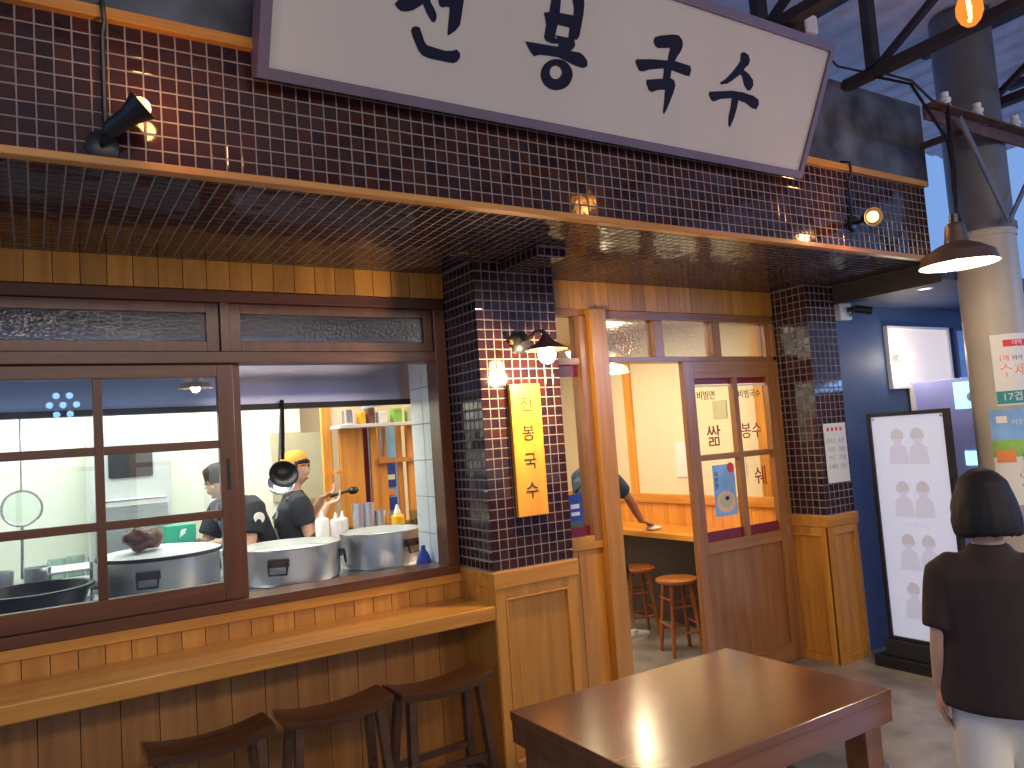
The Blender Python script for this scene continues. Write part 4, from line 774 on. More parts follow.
obj('mesh_bowl', lathe(B(), [(.083, 0), (.07, .03), (.04, .05), (0, .058)], (-.05, 4.5, 1.44), 20, axis=(0, 1, 0)), 'drink', srn, smooth=True); obj('handle', tube(B(), [(-.05, 4.5, 1.355), (-.055, 4.5, 1.10)], .007), 'steel', srn); obj('hook_rod', tube(B(), [(-.05, 4.5, 1.525), (-.05, 4.5, 2.02)], .004), 'steel', srn)
pb = obj('plastic_bag', ball(B(), (.0, 0, 0), .085, 24, (1.1, .8, .72)), 'bagb', smooth='all')
for v in pb.data.vertices: v.co *= 1 + .18 * math.sin(v.co.x * 70) * math.sin(v.co.z * 60 + 1) 
pb.location = (.455, 4.30, 1.245); tag(pb, 'brown crumpled plastic bag lying on the lidded pot', 'bag')
gb = empty('green_box', (.70, 4.75, .93), 'green box with a white leaf mark behind the lidded pot', 'box')
obj('carton', bx(.62, .78, 4.72, 4.82, .93, 1.26, bev=.004), 'greenbox', gb); obj('mark', prism(B(), [(.69, 4.718, 1.19), (.72, 4.718, 1.21), (.73, 4.718, 1.24), (.70, 4.718, 1.235)], (0, -1, 0), .001), 'white', gb)
bst = None
for k in range(5):
    o = obj('bowl', lathe(B(), [(0, 0), (.05, 0), (.085, .05), (.08, .05), (.045, .008), (0, .008)], (.86, 4.76, .93), 24), 'white', smooth=True)
    recentre(o, (.86, 4.76, .93)); o.location.z += k * .028
    tag(o, ['white bowl at the bottom of the small stack', 'white bowl second from the bottom of the small stack', 'white bowl in the middle of the small stack', 'white bowl second from the top of the small stack', 'white bowl on top of the small stack'][k], 'bowl', 'stacked white bowls')
# things behind the open window
ld = empty('black_ladle', (1.18, 4.20, 1.5), 'long handled black frying ladle hanging from the hood rim', 'ladle')
obj('handle', tube(B(), [(1.120, 4.065, 1.90), (1.126, 4.10, 1.75), (1.135, 4.16, 1.59)], .011), 'black', ld, smooth=True)
obj('bowl', lathe(B(), [(0, .045), (.04, .04), (.07, .018), (.078, 0), (.073, 0), (.062, .016), (.03, .033), (0, .036)], (1.140, 4.17, 1.510), 28, axis=(.10, 1, -.45)), 'black', ld, smooth=True)
sb = empty('steel_ladle', (1.16, 4.30, 1.45), 'shiny steel ladle bowl hanging behind the black one', 'ladle')
obj('bowl', lathe(B(), [(0, .06), (.04, .052), (.07, .02), (.075, 0), (.07, 0), (.035, .045), (0, .052)], (1.145, 4.26, 1.465), 28, axis=(.1, .8, -.6)), 'steel', sb, smooth=True); obj('handle', tube(B(), [(1.14, 4.27, 1.53), (1.13, 4.125, 1.875)], .007), 'steel', sb, smooth=True)
sh2 = empty('prep_counter', (1.9, 4.9, 0), 'steel preparation counter between worktop and wooden partition', 'counter')
obj('top', bx(1.42, 2.60, 4.88, 5.12, .965, .99, bev=.003), 'steel', sh2); obj('body', bx(1.45, 2.56, 4.90, 5.10, 0, .965), 'steel', sh2)
for i, (x, y, r, h, m, lb_) in enumerate(((1.60, 5.0, .045, .24, 'paper', 'pale dispenser bottle at the end of the row'), (1.70, 5.02, .038, .22, 'white', 'white squeeze bottle beside the pale dispenser'), (1.76, 5.06, .038, .22, 'white', 'white squeeze bottle beside the steel canisters'))):
    t = empty('sauce_bottle', (x, y, .99), lb_, 'bottle', 'sauce bottles in the kitchen'); obj('body', lathe(B(), [(0, 0), (r, 0), (r, h * .74), (r * .85, h * .79), (r * .4, h * .83), (r * .35, h * .84)], (x, y, .99), 20), m, t, smooth=True); obj('nozzle', lathe(B(), [(r * .4, h * .84), (.006, h), (0, h)], (x, y, .99), 12), 'white', t, smooth=True)
for i, (x, h) in enumerate(((1.86, .26), (1.935, .26), (2.02, .20))): tumbler('steel_canister', x, 5.03, .99, .042, h, 'alu', ('steel canister beside the white squeeze bottles', 'steel canister in the middle of its row', 'short steel canister at the right end of its row')[i], 'canister', 'steel canisters in the kitchen')
t = empty('sauce_bottle', (2.12, 4.97, .99), 'amber yellow sauce squeeze bottle with a white nozzle', 'bottle', 'sauce bottles in the kitchen')
obj('body', lathe(B(), [(0, 0), (.045, 0), (.048, .10), (.045, .15), (.02, .175)], (2.12, 4.97, .99), 20), 'yellow', t, smooth=True); obj('nozzle', lathe(B(), [(.026, .172), (.02, .19), (.006, .23), (0, .23)], (2.12, 4.97, .99), 12), 'white', t, smooth=True)
tumbler('drinking_glass', 2.22, 5.0, .99, .035, .11, 'drink', 'small drinking glass beside the amber sauce bottle', 'glass', None)
tumbler('drinking_glass', 2.30, 5.06, .99, .05, .17, 'drink', 'larger drinking glass by the wing wall end', 'glass', None)
bt = empty('dark_bottle', (1.76, 4.02, .93), 'dark blue round bottle in the corner by the wing wall', 'bottle')
obj('body', lathe(B(), [(0, 0), (.038, 0), (.042, .05), (.03, .09), (.012, .12), (.012, .14), (0, .14)], (1.785, 3.86, .93), 20), 'blueb', bt, smooth=True)
# wooden partition with open shelf, curtain and doorway; a blue board stands in for the alley's daylight
pz = empty('wall_partition', (2.2, 5.5, 0), 'orange timber partition between kitchen and dining room', kind='structure')
for x0, x1, z0, z1, dy in ((1.795, 1.86, 0, 2.5, 0), (1.86, 1.90, 1.2, 2.5, .10), (1.925, 2.105, 0, 1.78, 0), (2.165, 2.215, 0, 1.78, 0), (2.215, 2.29, 0, 1.55, .02), (2.29, 2.31, 0, 1.78, .05), (2.245, 2.262, 1.55, 1.78, .05), (2.40, 2.44, 0, 1.78, .05), (2.46, 2.56, 0, 1.78, 0)):
    obj('post', bx(x0, x1, 5.50 + dy, 5.54 + dy, z0, z1, bev=.003), 'pine', pz)
obj('rail', bx(2.215, 2.56, 5.47, 5.55, 1.50, 1.535), 'oakx', pz); obj('rail', bx(1.86, 2.60, 5.50, 5.54, .0, 1.05), 'oakx', pz)
obj('curtain', bx(2.108, 2.165, 5.56, 5.57, .9, 1.78), 'maroon', pz); obj('shelf_board', bx(1.86, 2.60, 5.30, 5.52, 1.775, 1.80, bev=.003), 'white', pz)
obj('back_board', bx(1.86, 2.60, 5.53, 5.55, 1.80, 2.1), 'cream', pz); obj('ledge', bx(1.86, 1.90, 5.42, 5.5, 1.45, 1.47), 'pine', pz)
for i, (x, w_, h, m, n_) in enumerate(((1.96, .07, .11, 'steel', 'steel pan standing at the left of the white shelf'), (2.06, .05, .09, 'yellow', 'yellow packet on the white shelf'), (2.13, .06, .12, 'bagb', 'brown packet on the white shelf'), (2.22, .07, .09, 'paper', 'white carton on the white shelf'), (2.34, .08, .11, 'greenp', 'green carton on the white shelf'), (2.46, .08, .12, 'tan', 'tan carton at the right of the white shelf'))):
    tag(recentre(obj('shelf_packet', bx(x - w_ / 2, x + w_ / 2, 5.36, 5.44, 1.80, 1.80 + h, bev=.012), m), (x, 5.4, 1.8)), n_, 'packet', 'packets on the partition shelf')
ws = empty('alley_board', (2.36, 5.7, 1.1), 'blue board standing in for the daylit alley, seen through the partition opening', 'picture')
obj('board', bx(2.20, 2.52, 5.78, 5.80, 1.0, 1.80), 'skyp', ws); obj('print', bx(2.34, 2.47, 5.775, 5.779, 1.30, 1.50), 'blueb', ws); obj('print', bx(2.35, 2.46, 5.77, 5.774, 1.36, 1.40), 'paper', ws); obj('print', bx(2.35, 2.47, 5.775, 5.779, 1.12, 1.22), 'blueb', ws); obj('print', bx(2.36, 2.46, 5.775, 5.779, 1.24, 1.275), 'oprint', ws)
obj('board_leg', bx(2.26, 2.29, 5.80, 5.83, 0, 1.7), 'pine', ws); obj('board_leg', bx(2.44, 2.47, 5.80, 5.83, 0, 1.7), 'pine', ws)
# ================================================================ DINING ROOM
dc = empty('dining_counter', (4.35, 5.0, 0), 'orange timber wall counter in the dining room', 'counter')
obj('top', bx(4.15, 4.545, 3.75, 6.4, .755, .80, bev=.004), 'piney', dc); obj('back_board', bx(4.50, 4.545, 3.75, 6.4, .0, .755), 'shadeout', dc); obj('bracket', bx(4.2, 4.5, 4.0, 4.03, .55, .755), 'oak', dc); obj('bracket', bx(4.2, 4.5, 5.9, 5.93, .55, .755), 'oak', dc)
def rstool(x, y, h, label):
    t = empty('bar_stool', (x, y, 0), label, 'stool', 'round red brown stools in the dining room')
    obj('seat', lathe(B(), [(0, h - .03), (.14, h - .03), (.15, h - .02), (.15, h - .005), (.14, h), (0, h)], (x, y, 0), 28), 'stoolr', t, smooth=True)
    P_ = []
    for k in range(4):
        a = .45 + k * math.pi / 2; P_.append((math.cos(a), math.sin(a)))
        obj('leg', cyl(B(), (x + .10 * math.cos(a), y + .10 * math.sin(a), h - .03), (x + .16 * math.cos(a), y + .16 * math.sin(a), 0), .015, .014, 10), 'stoolr', t, smooth=True)
    for k in range(4):
        a, b = P_[k], P_[(k + 1) % 4]
        for z, f in ((.16 + .05 * (k % 2), .148), (.34 + .05 * (k % 2), .132)): obj('rung', cyl(B(), (x + f * a[0], y + f * a[1], z), (x + f * b[0], y + f * b[1], z), .008, None, 8), 'stoolr', t, smooth=True)
rstool(3.93, 4.21, .53, 'round red brown stool nearest the sliding door leaf'); rstool(4.06, 4.80, .53, 'round red brown stool beside the leaning person')
dp = pendant((3.566, 4.30, 2.035), 'pale cone pendant lamp lit inside the dining room', 14, .12, col='shadein', drop=.465)
for (y0_, y1_, z0_, z1_, lb_) in ((4.60, 4.76, 1.20, 1.49, 'white notice sheets taped up beside the door leaf'), (4.02, 4.14, 1.22, 1.38, 'small white sheet on the cream wall behind the right door pane'), (4.16, 4.30, 1.66, 1.80, 'cream box cover high on the dining wall')):
    o = obj('notice_sheet', bx(4.552, 4.559, y0_, y1_, z0_, z1_), 'white' if 'box' not in lb_ else 'tan'); tag(recentre(o, (4.555, y0_, z0_)), lb_, 'sheet')
# ================================================================ PEOPLE
def remesh(o, vox, sm=2):
    m = o.modifiers.new('r', 'REMESH'); m.mode = 'VOXEL'; m.voxel_size = vox; m.use_smooth_shade = True
    s = o.modifiers.new('s', 'SMOOTH'); s.factor = .5; s.iterations = sm
    bpy.context.view_layer.update(); dg = bpy.context.evaluated_depsgraph_get(); me = bpy.data.meshes.new_from_object(o.evaluated_get(dg))
    o.modifiers.clear(); old = o.data; mats = list(old.materials); o.data = me
    me.materials.clear(); [me.materials.append(q) for q in mats]; bpy.data.meshes.remove(old); me.shade_smooth(); return o
def hand(bm, w, d, palm, k, curl=.35, left=True):
    """palm and five bent fingers; d = direction of the hand, palm = way the palm faces"""
    d = V(d).normalized(); palm = V(palm); palm = (palm - d * palm.dot(d)).normalized(); a = d.cross(palm) * (1 if left else -1); w = V(w)
    loft(bm, [(w - d * .02 * k, .024 * k, .018 * k), (w + d * .02 * k, .030 * k, .017 * k), (w + d * .05 * k, .038 * k, .015 * k), (w + d * .085 * k, .039 * k, .012 * k)], 12, ref=a)
    for i, (off, ln) in enumerate(((-.030, .060), (-.010, .074), (.010, .080), (.030, .072))):
        p = w + d * .078 * k + a * off * k; pts = [(p - d * .01 * k, .0095 * k, .0095 * k)]; dd = d.copy(); c = curl * (1.0 + .12 * (3 - i))
        for seg in range(3):
            dd = (dd * math.cos(c) + palm * math.sin(c)).normalized(); p = p + dd * ln * k / 3 * (1.15 - .15 * seg); pts.append((p, (.0088 - .0012 * seg) * k, (.0088 - .0012 * seg) * k))
            c = curl
        loft(bm, pts, 8, ref=a)
    t0 = w + d * .02 * k + a * .028 * k; td = (d * .75 + a * .6 + palm * .35).normalized(); t1 = t0 + td * .034 * k; t2 = t1 + (td * .6 + d * .6).normalized() * .026 * k
    loft(bm, [(t0 - td * .01 * k, .012 * k, .012 * k), (t1, .0105 * k, .0105 * k), (t2, .008 * k, .008 * k)], 8)
def head(bm, c, fwd, k, up=(0, 0, 1)):
    f = V(fwd).normalized(); u = V(up); u = (u - f * u.dot(f)).normalized(); r = f.cross(u); c = V(c)
    P = lambda x, y, z: c + (r * x + f * y + u * z) * k
    res = bmesh.ops.create_uvsphere(bm, u_segments=28, v_segments=20, radius=1)
    for v in res['verts']:
        x, y, z = v.co
        sx = .074 * (1 - (.30 * (-z) ** 1.6 if z < 0 else 0)); sy = .093 * (1 - (.18 * (-z) ** 1.5 if z < 0 else 0)); yy = y * sy + (.012 * -z if z < 0 else 0)
        if y > .75 and .0 < z < .35 and .18 < abs(x) < .55: yy -= .007     # eye sockets
        v.co = P(x * sx, yy, z * .115)
    loft(bm, [(P(0, .088, .02), .006 * k, .006 * k), (P(0, .105, -.018), .013 * k, .012 * k), (P(0, .092, -.034), .013 * k, .006 * k)], 10)
    for s in (-1, 1): ball(bm, P(s * .074, -.006, -.008), .018 * k, 10, (.6, 1, 1.4))
    for z in (-.055, -.068): ball(bm, P(0, .082, z), .012 * k, 10, (1.3, .8, .55))
    return P
def face(parent, P, k, mats=('inkblack', 'hair', 'maroon')):
    for s in (-1, 1):
        e = obj('eye', ball(B(), P(s * .029, .086, .008), .0085 * k, 10), 'white', parent, smooth='all'); obj('iris', ball(B(), P(s * .029, .0915, .008), .0048 * k, 8), 'inkblack', e)
        obj('eyebrow', tube(B(), [P(s * .045, .080, .030), P(s * .028, .090, .034), P(s * .014, .091, .030)], .003 * k, 6), 'hair', parent)
    obj('mouth', tube(B(), [P(-.018, .088, -.061), P(0, .094, -.061), P(.018, .088, -.061)], .0035 * k, 6), 'maroon', parent)
class Pose: pass
def person(loc, fwd, H, J, label, skinm, hands=('curl', 'curl'), vox=.0065, group=None, lean=(0, 0)):
    """J: joints in local metres (right, forward, up) -> world by heading"""
    f = V((fwd[0], fwd[1], 0)).normalized(); r = V((f.y, -f.x, 0)); loc = V(loc)
    W = lambda p: loc + r * p[0] + f * p[1] + V((0, 0, p[2]))
    D = lambda p: r * p[0] + f * p[1] + V((0, 0, p[2]))
    k = H / 1.65; root = empty('person', loc, label, 'person', group)
    bm = B(); j = {n: W(p) for n, p in J.items()}
    up = (j['chest'] - j['pelvis']).normalized()
    loft(bm, [(j['pelvis'] - up * .07 * k, .10 * k, .08 * k), (j['pelvis'], .155 * k, .105 * k), (j['pelvis'] + up * .10 * k, .135 * k, .095 * k), (j['pelvis'].lerp(j['chest'], .5), .118 * k, .085 * k), (j['chest'], .145 * k, .10 * k), (j['chest'] + up * .10 * k, .155 * k, .085 * k), (j['neck'] - up * .045 * k, .085 * k, .058 * k), (j['neck'], .052 * k, .052 * k), (j['head'] - (j['head'] - j['neck']) * .35, .048 * k, .050 * k)], 20, ref=r)
    for s in 'lr':
        loft(bm, [(j['chest'].lerp(j['sh' + s], .5) + up * .02 * k, .04 * k, .04 * k), (j['sh' + s] - up * .008, .042 * k, .044 * k), (j['sh' + s].lerp(j['el' + s], .35), .046 * k, .046 * k), (j['el' + s], .036 * k, .036 * k), (j['el' + s].lerp(j['wr' + s], .3), .037 * k, .037 * k), (j['wr' + s], .022 * k, .026 * k)], 14)
        loft(bm, [(j['hp' + s] + V((0, 0, .04 * k)), .085 * k, .09 * k), (j['hp' + s].lerp(j['kn' + s], .25), .082 * k, .085 * k), (j['hp' + s].lerp(j['kn' + s], .8), .058 * k, .06 * k), (j['kn' + s], .052 * k, .054 * k), (j['kn' + s].lerp(j['an' + s], .3), .051 * k, .056 * k), (j['kn' + s].lerp(j['an' + s], .75), .034 * k, .036 * k), (j['an' + s], .030 * k, .034 * k)], 14)
        an = j['an' + s]; ft = W((J['an' + s][0], J['an' + s][1] + .16 * k, .03)) if 'toe' + s not in J else W(J['toe' + s])
        loft(bm, [(an + V((0, 0, 0)), .03 * k, .035 * k), (V((an.x, an.y, .045)), .034 * k, .04 * k)], 10); loft(bm, [(V((an.x, an.y, .04)) - f * .045 * k, .026, .026), (V((an.x, an.y, .036)) + f * .04 * k, .036, .032), (ft, .03, .02)], 10)
        if 'hd' + s in J: hd = D(J['hd' + s])
        else: hd = (j['wr' + s] - j['el' + s]).normalized()
        pm = D(J.get('pm' + s, ((1 if s == 'l' else -1), .1, 0)))
        hand(bm, j['wr' + s], hd, pm, k * 1.0, .35 if hands['lr'.index(s)] == 'curl' else .75, s == 'l')
    P = head(bm, j['head'], D(J.get('look', (0, 1, 0))), k)
    b = obj('body', bm, skinm, root, smooth='all'); remesh(b, vox, 2)
    q = Pose(); q.W, q.D, q.j, q.k, q.root, q.P, q.r, q.f, q.up = W, D, j, k, root, P, r, f, up; return q
def sleeve(bm, q, s, upto, r0=.075, r1=.068):
    a, b = q.j['sh' + s], q.j['el' + s]; c = q.j['chest']; k = q.k; e = a.lerp(b, upto)
    loft(bm, [(c.lerp(a, .45) + q.up * .045 * k, .045 * k, .055 * k), (c.lerp(a, .82) + q.up * .016 * k, r0 * .92 * k, r0 * .95 * k), (a.lerp(e, .10), r0 * .92 * k, r0 * .97 * k), (a.lerp(e, .28), r0 * .95 * k, r0 * .98 * k), (a.lerp(e, .6), r0 * .98 * k, r0 * .98 * k), (e, r1 * k, r1 * k)], 16)
def shirt(q, m, hem, sl, wid=1.0, vox=.009, name='tee_shirt', dep=1., **kw):
    j, k, up = q.j, q.k, q.up; bm = B(); p = j['pelvis'] + up * hem * k
    loft(bm, [(p, .185 * wid * k, .135 * dep * k), (p.lerp(j['chest'], .35), .172 * wid * k, .128 * dep * k), (j['chest'] - up * .04 * k, .178 * wid * k, .130 * k), (j['chest'] + up * .06 * k, .190 * k, .122 * k), (j['chest'] + up * .11 * k, .160 * k, .095 * k), (j['neck'] - up * .055 * k, .112 * k, .082 * k), (j['neck'] - up * .028 * k, .082 * k, .074 * k), (j['neck'] - up * .002 * k, .066 * k, .066 * k)], 28, ref=q.r)
    for s in 'lr': sleeve(bm, q, s, sl, **kw)
    o = obj(name, bm, m, q.root, smooth='all'); remesh(o, vox, 4); return o
def trousers(q, m, low, r0=.10, r1=.075, name='trousers', vox=.009, top=.05):
    j, k = q.j, q.k; bm = B(); up = q.up
    loft(bm, [(j['pelvis'] + up * top * k, .160 * k, .115 * k), (j['pelvis'], .175 * k, .125 * k), (j['pelvis'] - V((0, 0, .08 * k)), .170 * k, .12 * k), (j['pelvis'] - V((0, 0, .13 * k)), .10 * k, .10 * k)], 24, ref=q.r)
    for s in 'lr':
        h, kn, an = j['hp' + s], j['kn' + s], j['an' + s]; pts = [(h + V((0, 0, .02)), r0 * k, r0 * 1.08 * k), (h.lerp(kn, .5), (r0 * .95) * k, (r0) * k)]
        if low <= 1: pts.append((h.lerp(kn, low), (r0 * .9) * k, (r0 * .93) * k))
        else: pts += [(kn, r1 * 1.05 * k, r1 * 1.1 * k), (kn.lerp(an, low - 1), r1 * k, r1 * k)]
        loft(bm, pts, 18, ref=q.r)
    o = obj(name, bm, m, q.root, smooth='all'); remesh(o, vox, 4); return o
def shoes(q, m, sole='white'):
    for s in 'lr':
        a = q.j['an' + s]; bm = B(); z0 = .0; base = V((a.x, a.y, 0)); k = q.k
        loft(bm, [(base - q.f * .065 * k + V((0, 0, .045)), .026, .035), (base - q.f * .02 * k + V((0, 0, .052)), .038, .046), (base + q.f * .05 * k + V((0, 0, .046)), .043, .038), (base + q.f * .13 * k + V((0, 0, .034)), .044, .026), (base + q.f * .175 * k + V((0, 0, .028)), .028, .016)], 16, ref=q.r)
        loft(bm, [(base + V((0, 0, .05)), .040, .042), (base + V((0, 0, .095)), .040, .044)], 14)
        o = obj('shoe', bm, m, q.root, smooth='all'); remesh(o, .006, 2)
        bm = B(); bl = [base + q.f * (.055 + .125 * math.cos(t)) * k + q.r * .045 * math.sin(t) * k for t in [i * math.pi / 12 for i in range(24)]]; prism(bm, bl, (0, 0, 1), .022); obj('sole', bm, sole, o)
        for i in range(3): obj('lace', beam(B(), base + q.f * (.05 + .025 * i) * k + q.r * .022 + V((0, 0, .088 - .010 * i)), base + q.f * (.05 + .025 * i) * k - q.r * .022 + V((0, 0, .088 - .010 * i)), .006, .005), 'dark', o)
def std(H, hw=.165, **over):
    k = H / 1.65
    J = dict(pelvis=(0, 0, .555 * H), chest=(0, 0, .735 * H), neck=(0, -.005, .845 * H), head=(0, .02 * k, .93 * H),
        shl=(-hw * k, 0, .805 * H), shr=(hw * k, 0, .805 * H), ell=(-(hw + .045) * k, -.01, .63 * H), elr=((hw + .045) * k, -.01, .63 * H), wrl=(-(hw + .05) * k, .04 * k, .49 * H), wrr=((hw + .05) * k, .04 * k, .49 * H),
        hpl=(-.085 * k, 0, .52 * H), hpr=(.085 * k, 0, .52 * H), knl=(-.09 * k, .02, .285 * H), knr=(.09 * k, .02, .285 * H), anl=(-.09 * k, 0, .05 * H), anr=(.09 * k, 0, .05 * H))
    J.update(over); return J
def apron(q, m, z0, z1, wd=.15, dep=.135):
    """bib apron wrapped round the front of the body"""
    k = q.k; bm = B(); n = 14; rows = []
    for t in range(8):
        z = z0 + (z1 - z0) * t / 7; c = q.j['pelvis'].lerp(q.j['chest'], (z - q.j['pelvis'].z) / max(.01, (q.j['chest'].z - q.j['pelvis'].z))) if z > q.j['pelvis'].z else q.j['pelvis'] + V((0, 0, z - q.j['pelvis'].z))
        sp = 1.45 if z < q.j['pelvis'].z + .15 * k else .95
        rows.append([bm.verts.new(V((c.x, c.y, z)) + q.r * (wd + .045) * k * math.sin(sp * (2 * i / n - 1)) + q.f * (dep + .012 + (.02 if z < q.j['pelvis'].z else 0)) * k * math.cos(sp * (2 * i / n - 1))) for i in range(n + 1)])
    for a, b in zip(rows, rows[1:]):
        for i in range(n): bm.faces.new((a[i], a[i + 1], b[i + 1], b[i]))
    bmesh.ops.solidify(bm, geom=bm.faces[:], thickness=.004)
    o = obj('apron', bm, m, q.root, smooth='all')
    for s in (-1, 1):
        top = q.j['chest'] + q.f * (dep + .01) * k + q.r * s * .09 * k; top.z = z1
        obj('strap', tube(B(), [top, q.j['neck'] - q.up * .04 * k + q.r * s * .09 * k + q.f * .05 * k, q.j['neck'] - q.up * .05 * k + q.r * s * .09 * k - q.f * .06 * k, q.j['chest'] - q.f * (dep + .008) * k - q.r * s * .06 * k, q.j['pelvis'] + q.up * .12 * k - q.f * (dep) * k + q.r * s * .10 * k], .010 * k, 6), m, o)
    return o
# ---- woman walking away on the right
H = 1.385
Jw = std(H, hw=.168, wrl=(-.178, -.005, .700), ell=(-.162, -.03, .885), shl=(-.136, 0, 1.088), shr=(.136, 0, 1.088), look=(-.25, 1, -.05), anl=(-.08, -.12, .075), knl=(-.078, .0, .385), anr=(.08, .16, .07), knr=(.08, .10, .40))
q = person((2.585, 1.325, 0), (.86, .51), H, Jw, 'woman seen from behind with a black bob, brown tee shirt and white trousers', 'skin', vox=.0055)
shirt(q, 'browntee', -.13, .93, wid=1.20, dep=1.25, r0=.068, r1=.064)
trousers(q, 'whitecloth', 1.85, r0=.100, r1=.090, top=.03)
shoes(q, 'grey')
# bob haircut: a shell open at the face
bm = B(); hc = q.P; prof = [(.140, .01), (.130, .040), (.110, .070), (.08, .092), (.04, .109), (0, .120), (-.04, .128), (-.08, .130), (-.108, .126), (-.125, .114)]; nseg = 36; rows = []
for z, r_ in prof:
    row = []
    for i in range(nseg + 1):
        a = math.radians(-58 + 296 * i / nseg) 
        # angle measured from the right side round the back; the face stays open
        ang = math.radians(-90 + 50 + 260 * i / nseg) if z < .045 else math.radians(-90 + 360 * i / nseg)
        wob = 1 + .012 * math.sin(i * 2.3) + .008 * math.sin(i * 5.1 + z * 40)
        row.append(bm.verts.new(hc(math.cos(ang + math.pi) * r_ * .92 * wob, math.sin(ang + math.pi) * r_ * 1.02 * wob - .008, z + .004)))
    rows.append(row)
for A_, B_ in zip(rows, rows[1:]):
    for i in range(nseg): bm.faces.new((A_[i], A_[i + 1], B_[i + 1], B_[i]))
bmesh.ops.solidify(bm, geom=bm.faces[:], thickness=.018)
loft(bm, [(hc(0, -.02, .140), .004, .004), (hc(0, -.02, .130), .034, .034), (hc(0, -.02, .09), .070, .070), (hc(0, -.02, .0), .092, .092), (hc(0, -.035, -.06), .096, .075), (hc(0, -.045, -.118), .090, .06)], 24, ref=q.r)
hr = obj('bob_hair', bm, 'hair', q.root, smooth='all'); remesh(hr, .006, 3)
face(q.root, q.P, q.k)
# ---- kitchen worker in the orange cap
H = 1.62
Jk = std(H, ell=(-.20, .06, .66 * H), wrl=(-.10, .21, .80 * H), elr=(.20, .05, .655 * H), wrr=(.12, .20, .775 * H), hdl=(.1, .9, .25), hdr=(0, .9, .25), look=(.8, .75, -.03), pml=(0, .2, 1), pmr=(0, .2, 1))
q = person((1.525, 5.34, 0), (.93, -.10), H, Jk, 'kitchen worker in an orange cap, black tee shirt and grey apron holding a ladle', 'skin', hands=('grip', 'grip'))
shirt(q, 'blacktee', -.02, .68); trousers(q, 'dark', 1.9); shoes(q, 'dark'); apron(q, 'grey', .42, 1.10)
cp = obj('cap', lathe(B(), [(.094, -.008), (.097, .03), (.088, .075), (.055, .110), (0, .122), (0, .116), (.052, .104), (.083, .07), (.091, .03), (.088, -.008)], q.P(0, -.005, .018), 28, axis=(q.P(0, -.25, 1) - q.P(0, 0, 0))), 'orange', q.root, smooth=True)
obj('brim', prism(B(), [q.P(.07 * math.sin(t), -.075 - .075 * math.cos(t), .0 - .02 * math.cos(t)) for t in [(-90 + 180 * i / 12) * math.pi / 180 for i in range(13)]], (0, 0, 1), .005), 'orange', cp)
bm = B(); loft(bm, [(q.P(0, -.03, .07), .085, .07), (q.P(0, -.035, .0), .086, .075), (q.P(0, -.05, -.07), .07, .05), (q.P(0, -.06, -.115), .04, .03)], 20, ref=q.P(1, 0, 0) - q.P(0, 0, 0)); loft(bm, [(q.P(.06, .05, .06), .02, .015), (q.P(.075, .04, .0), .015, .02), (q.P(.076, .025, -.06), .008, .014)], 8); loft(bm, [(q.P(-.06, .05, .06), .02, .015), (q.P(-.075, .04, .0), .015, .02), (q.P(-.076, .025, -.06), .008, .014)], 8)
loft(bm, [(q.P(-.06, .062, .052), .012, .016), (q.P(0, .088, .060), .014, .018), (q.P(.06, .062, .052), .012, .016)], 8)
obj('hair', bm, 'hair', q.root, smooth='all'); face(q.root, q.P, q.k)
lw = q.j['wrl'] + q.D((.03, .08, 0))
t = empty('held_ladle', lw, 'small dark ladle held by the worker in the orange cap', 'ladle'); obj('handle', tube(B(), [lw + q.D((0, -.03, .0)), lw + q.D((.02, .10, .03))], .009), 'black', t); obj('bowl', ball(B(), lw + q.D((.025, .13, .03)), .04, 16, (1, 1, .7)), 'black', t, smooth=True)
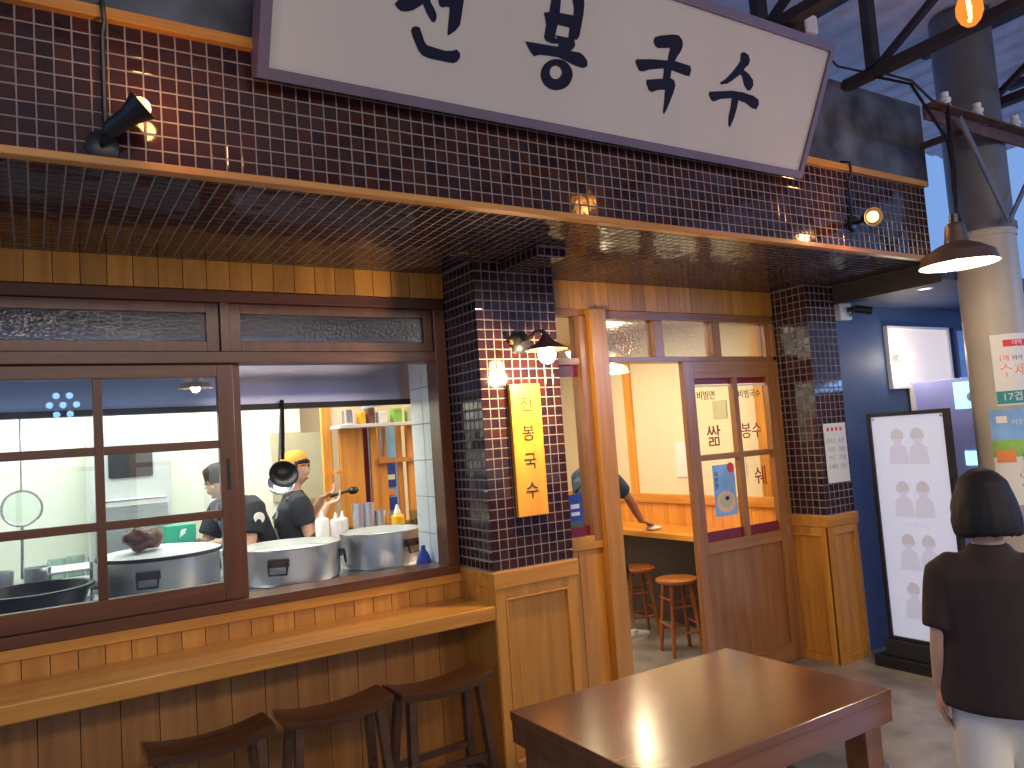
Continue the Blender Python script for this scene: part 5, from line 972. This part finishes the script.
# ---- kitchen worker behind the sash stile
Jk = std(1.68, chest=(0, .10, 1.20), neck=(0, .20, 1.36), head=(0, .27, 1.47), shl=(-.165, .15, 1.30), shr=(.165, .15, 1.30), ell=(-.20, .22, 1.06), wrl=(-.08, .40, 1.10), elr=(.2, .26, 1.05), wrr=(.08, .42, 1.12), pelvis=(0, -.03, .92), look=(0, 1, -.45), hdl=(.1, 1, -.1), hdr=(-.1, 1, -.1), pml=(0, 0, -1), pmr=(0, 0, -1))
q = person((1.265, 5.34, 0), (-.88, -.42), 1.68, Jk, 'kitchen worker bending forward in a black tee shirt, half hidden by the window sash', 'skin', hands=('curl', 'curl'))
ts = shirt(q, 'blacktee', -.02, .72, r0=.082, r1=.075); trousers(q, 'dark', 1.9); shoes(q, 'dark'); apron(q, 'grey', .42, 1.22)
a = q.j['shl'].lerp(q.j['ell'], .30); out = (-q.r + V((0, -.6, 0))).normalized(); obj('round_badge', cyl(B(), a + out * .070, a + out * .083, .036), 'white', ts)
bm = B(); loft(bm, [(q.P(0, .0, .130), .01, .01), (q.P(0, .005, .108), .072, .075), (q.P(0, -.005, .05), .087, .095), (q.P(0, -.03, -.02), .086, .078), (q.P(0, -.05, -.08), .062, .05)], 20, ref=q.r); obj('hair', bm, 'hair', q.root, smooth='all'); face(q.root, q.P, q.k)
# ---- person leaning over the dining counter
Jd = std(1.66, pelvis=(.0, -.03, .90), chest=(.0, .03, 1.17), neck=(0, .06, 1.36), head=(0, .10, 1.46), shl=(-.165, .06, 1.29), shr=(.165, .03, 1.29), elr=(.14, .28, 1.09), wrr=(.04, .51, .885), ell=(-.18, .10, 1.03), wrl=(-.19, .26, .90), hpl=(-.085, -.02, .86), hpr=(.085, .0, .86), knl=(-.09, .0, .46), knr=(.09, .17, .47), anl=(-.09, -.18, .085), anr=(.09, .25, .085), look=(0, 1, -.6), hdr=(0, 1, -.25), hdl=(0, 1, -.25), pml=(0, 0, -1), pmr=(0, 0, -1))
q = person((3.63, 4.76, 0), (1, .12), 1.66, Jd, 'person in a navy tee shirt and black shorts leaning over to wipe the dining counter', 'skinb')
shirt(q, 'navytee', -.02, .72); trousers(q, 'dark', .88, name='shorts'); shoes(q, 'paper'); apron(q, 'dark', .62, 1.05)
bm = B(); loft(bm, [(q.P(0, .0, .130), .01, .01), (q.P(0, .005, .108), .072, .075), (q.P(0, -.005, .05), .087, .095), (q.P(0, -.03, -.02), .086, .078), (q.P(0, -.05, -.08), .062, .05)], 20, ref=q.r); obj('hair', bm, 'hair', q.root, smooth='all'); face(q.root, q.P, q.k)
cw = q.j['wrr'] + q.D((.0, .12, 0)); bm = B()
for i in range(5): ball(bm, (cw.x + random.uniform(-.03, .04), cw.y + random.uniform(-.05, .05), .817), .03, 10, (1.4, 1.3, .55))
o = obj('wiping_cloth', bm, 'paper', smooth='all'); remesh(o, .006, 2); recentre(o, (cw.x, cw.y, .80)); tag(o, 'crumpled white cloth under the hand on the dining counter', 'cloth')
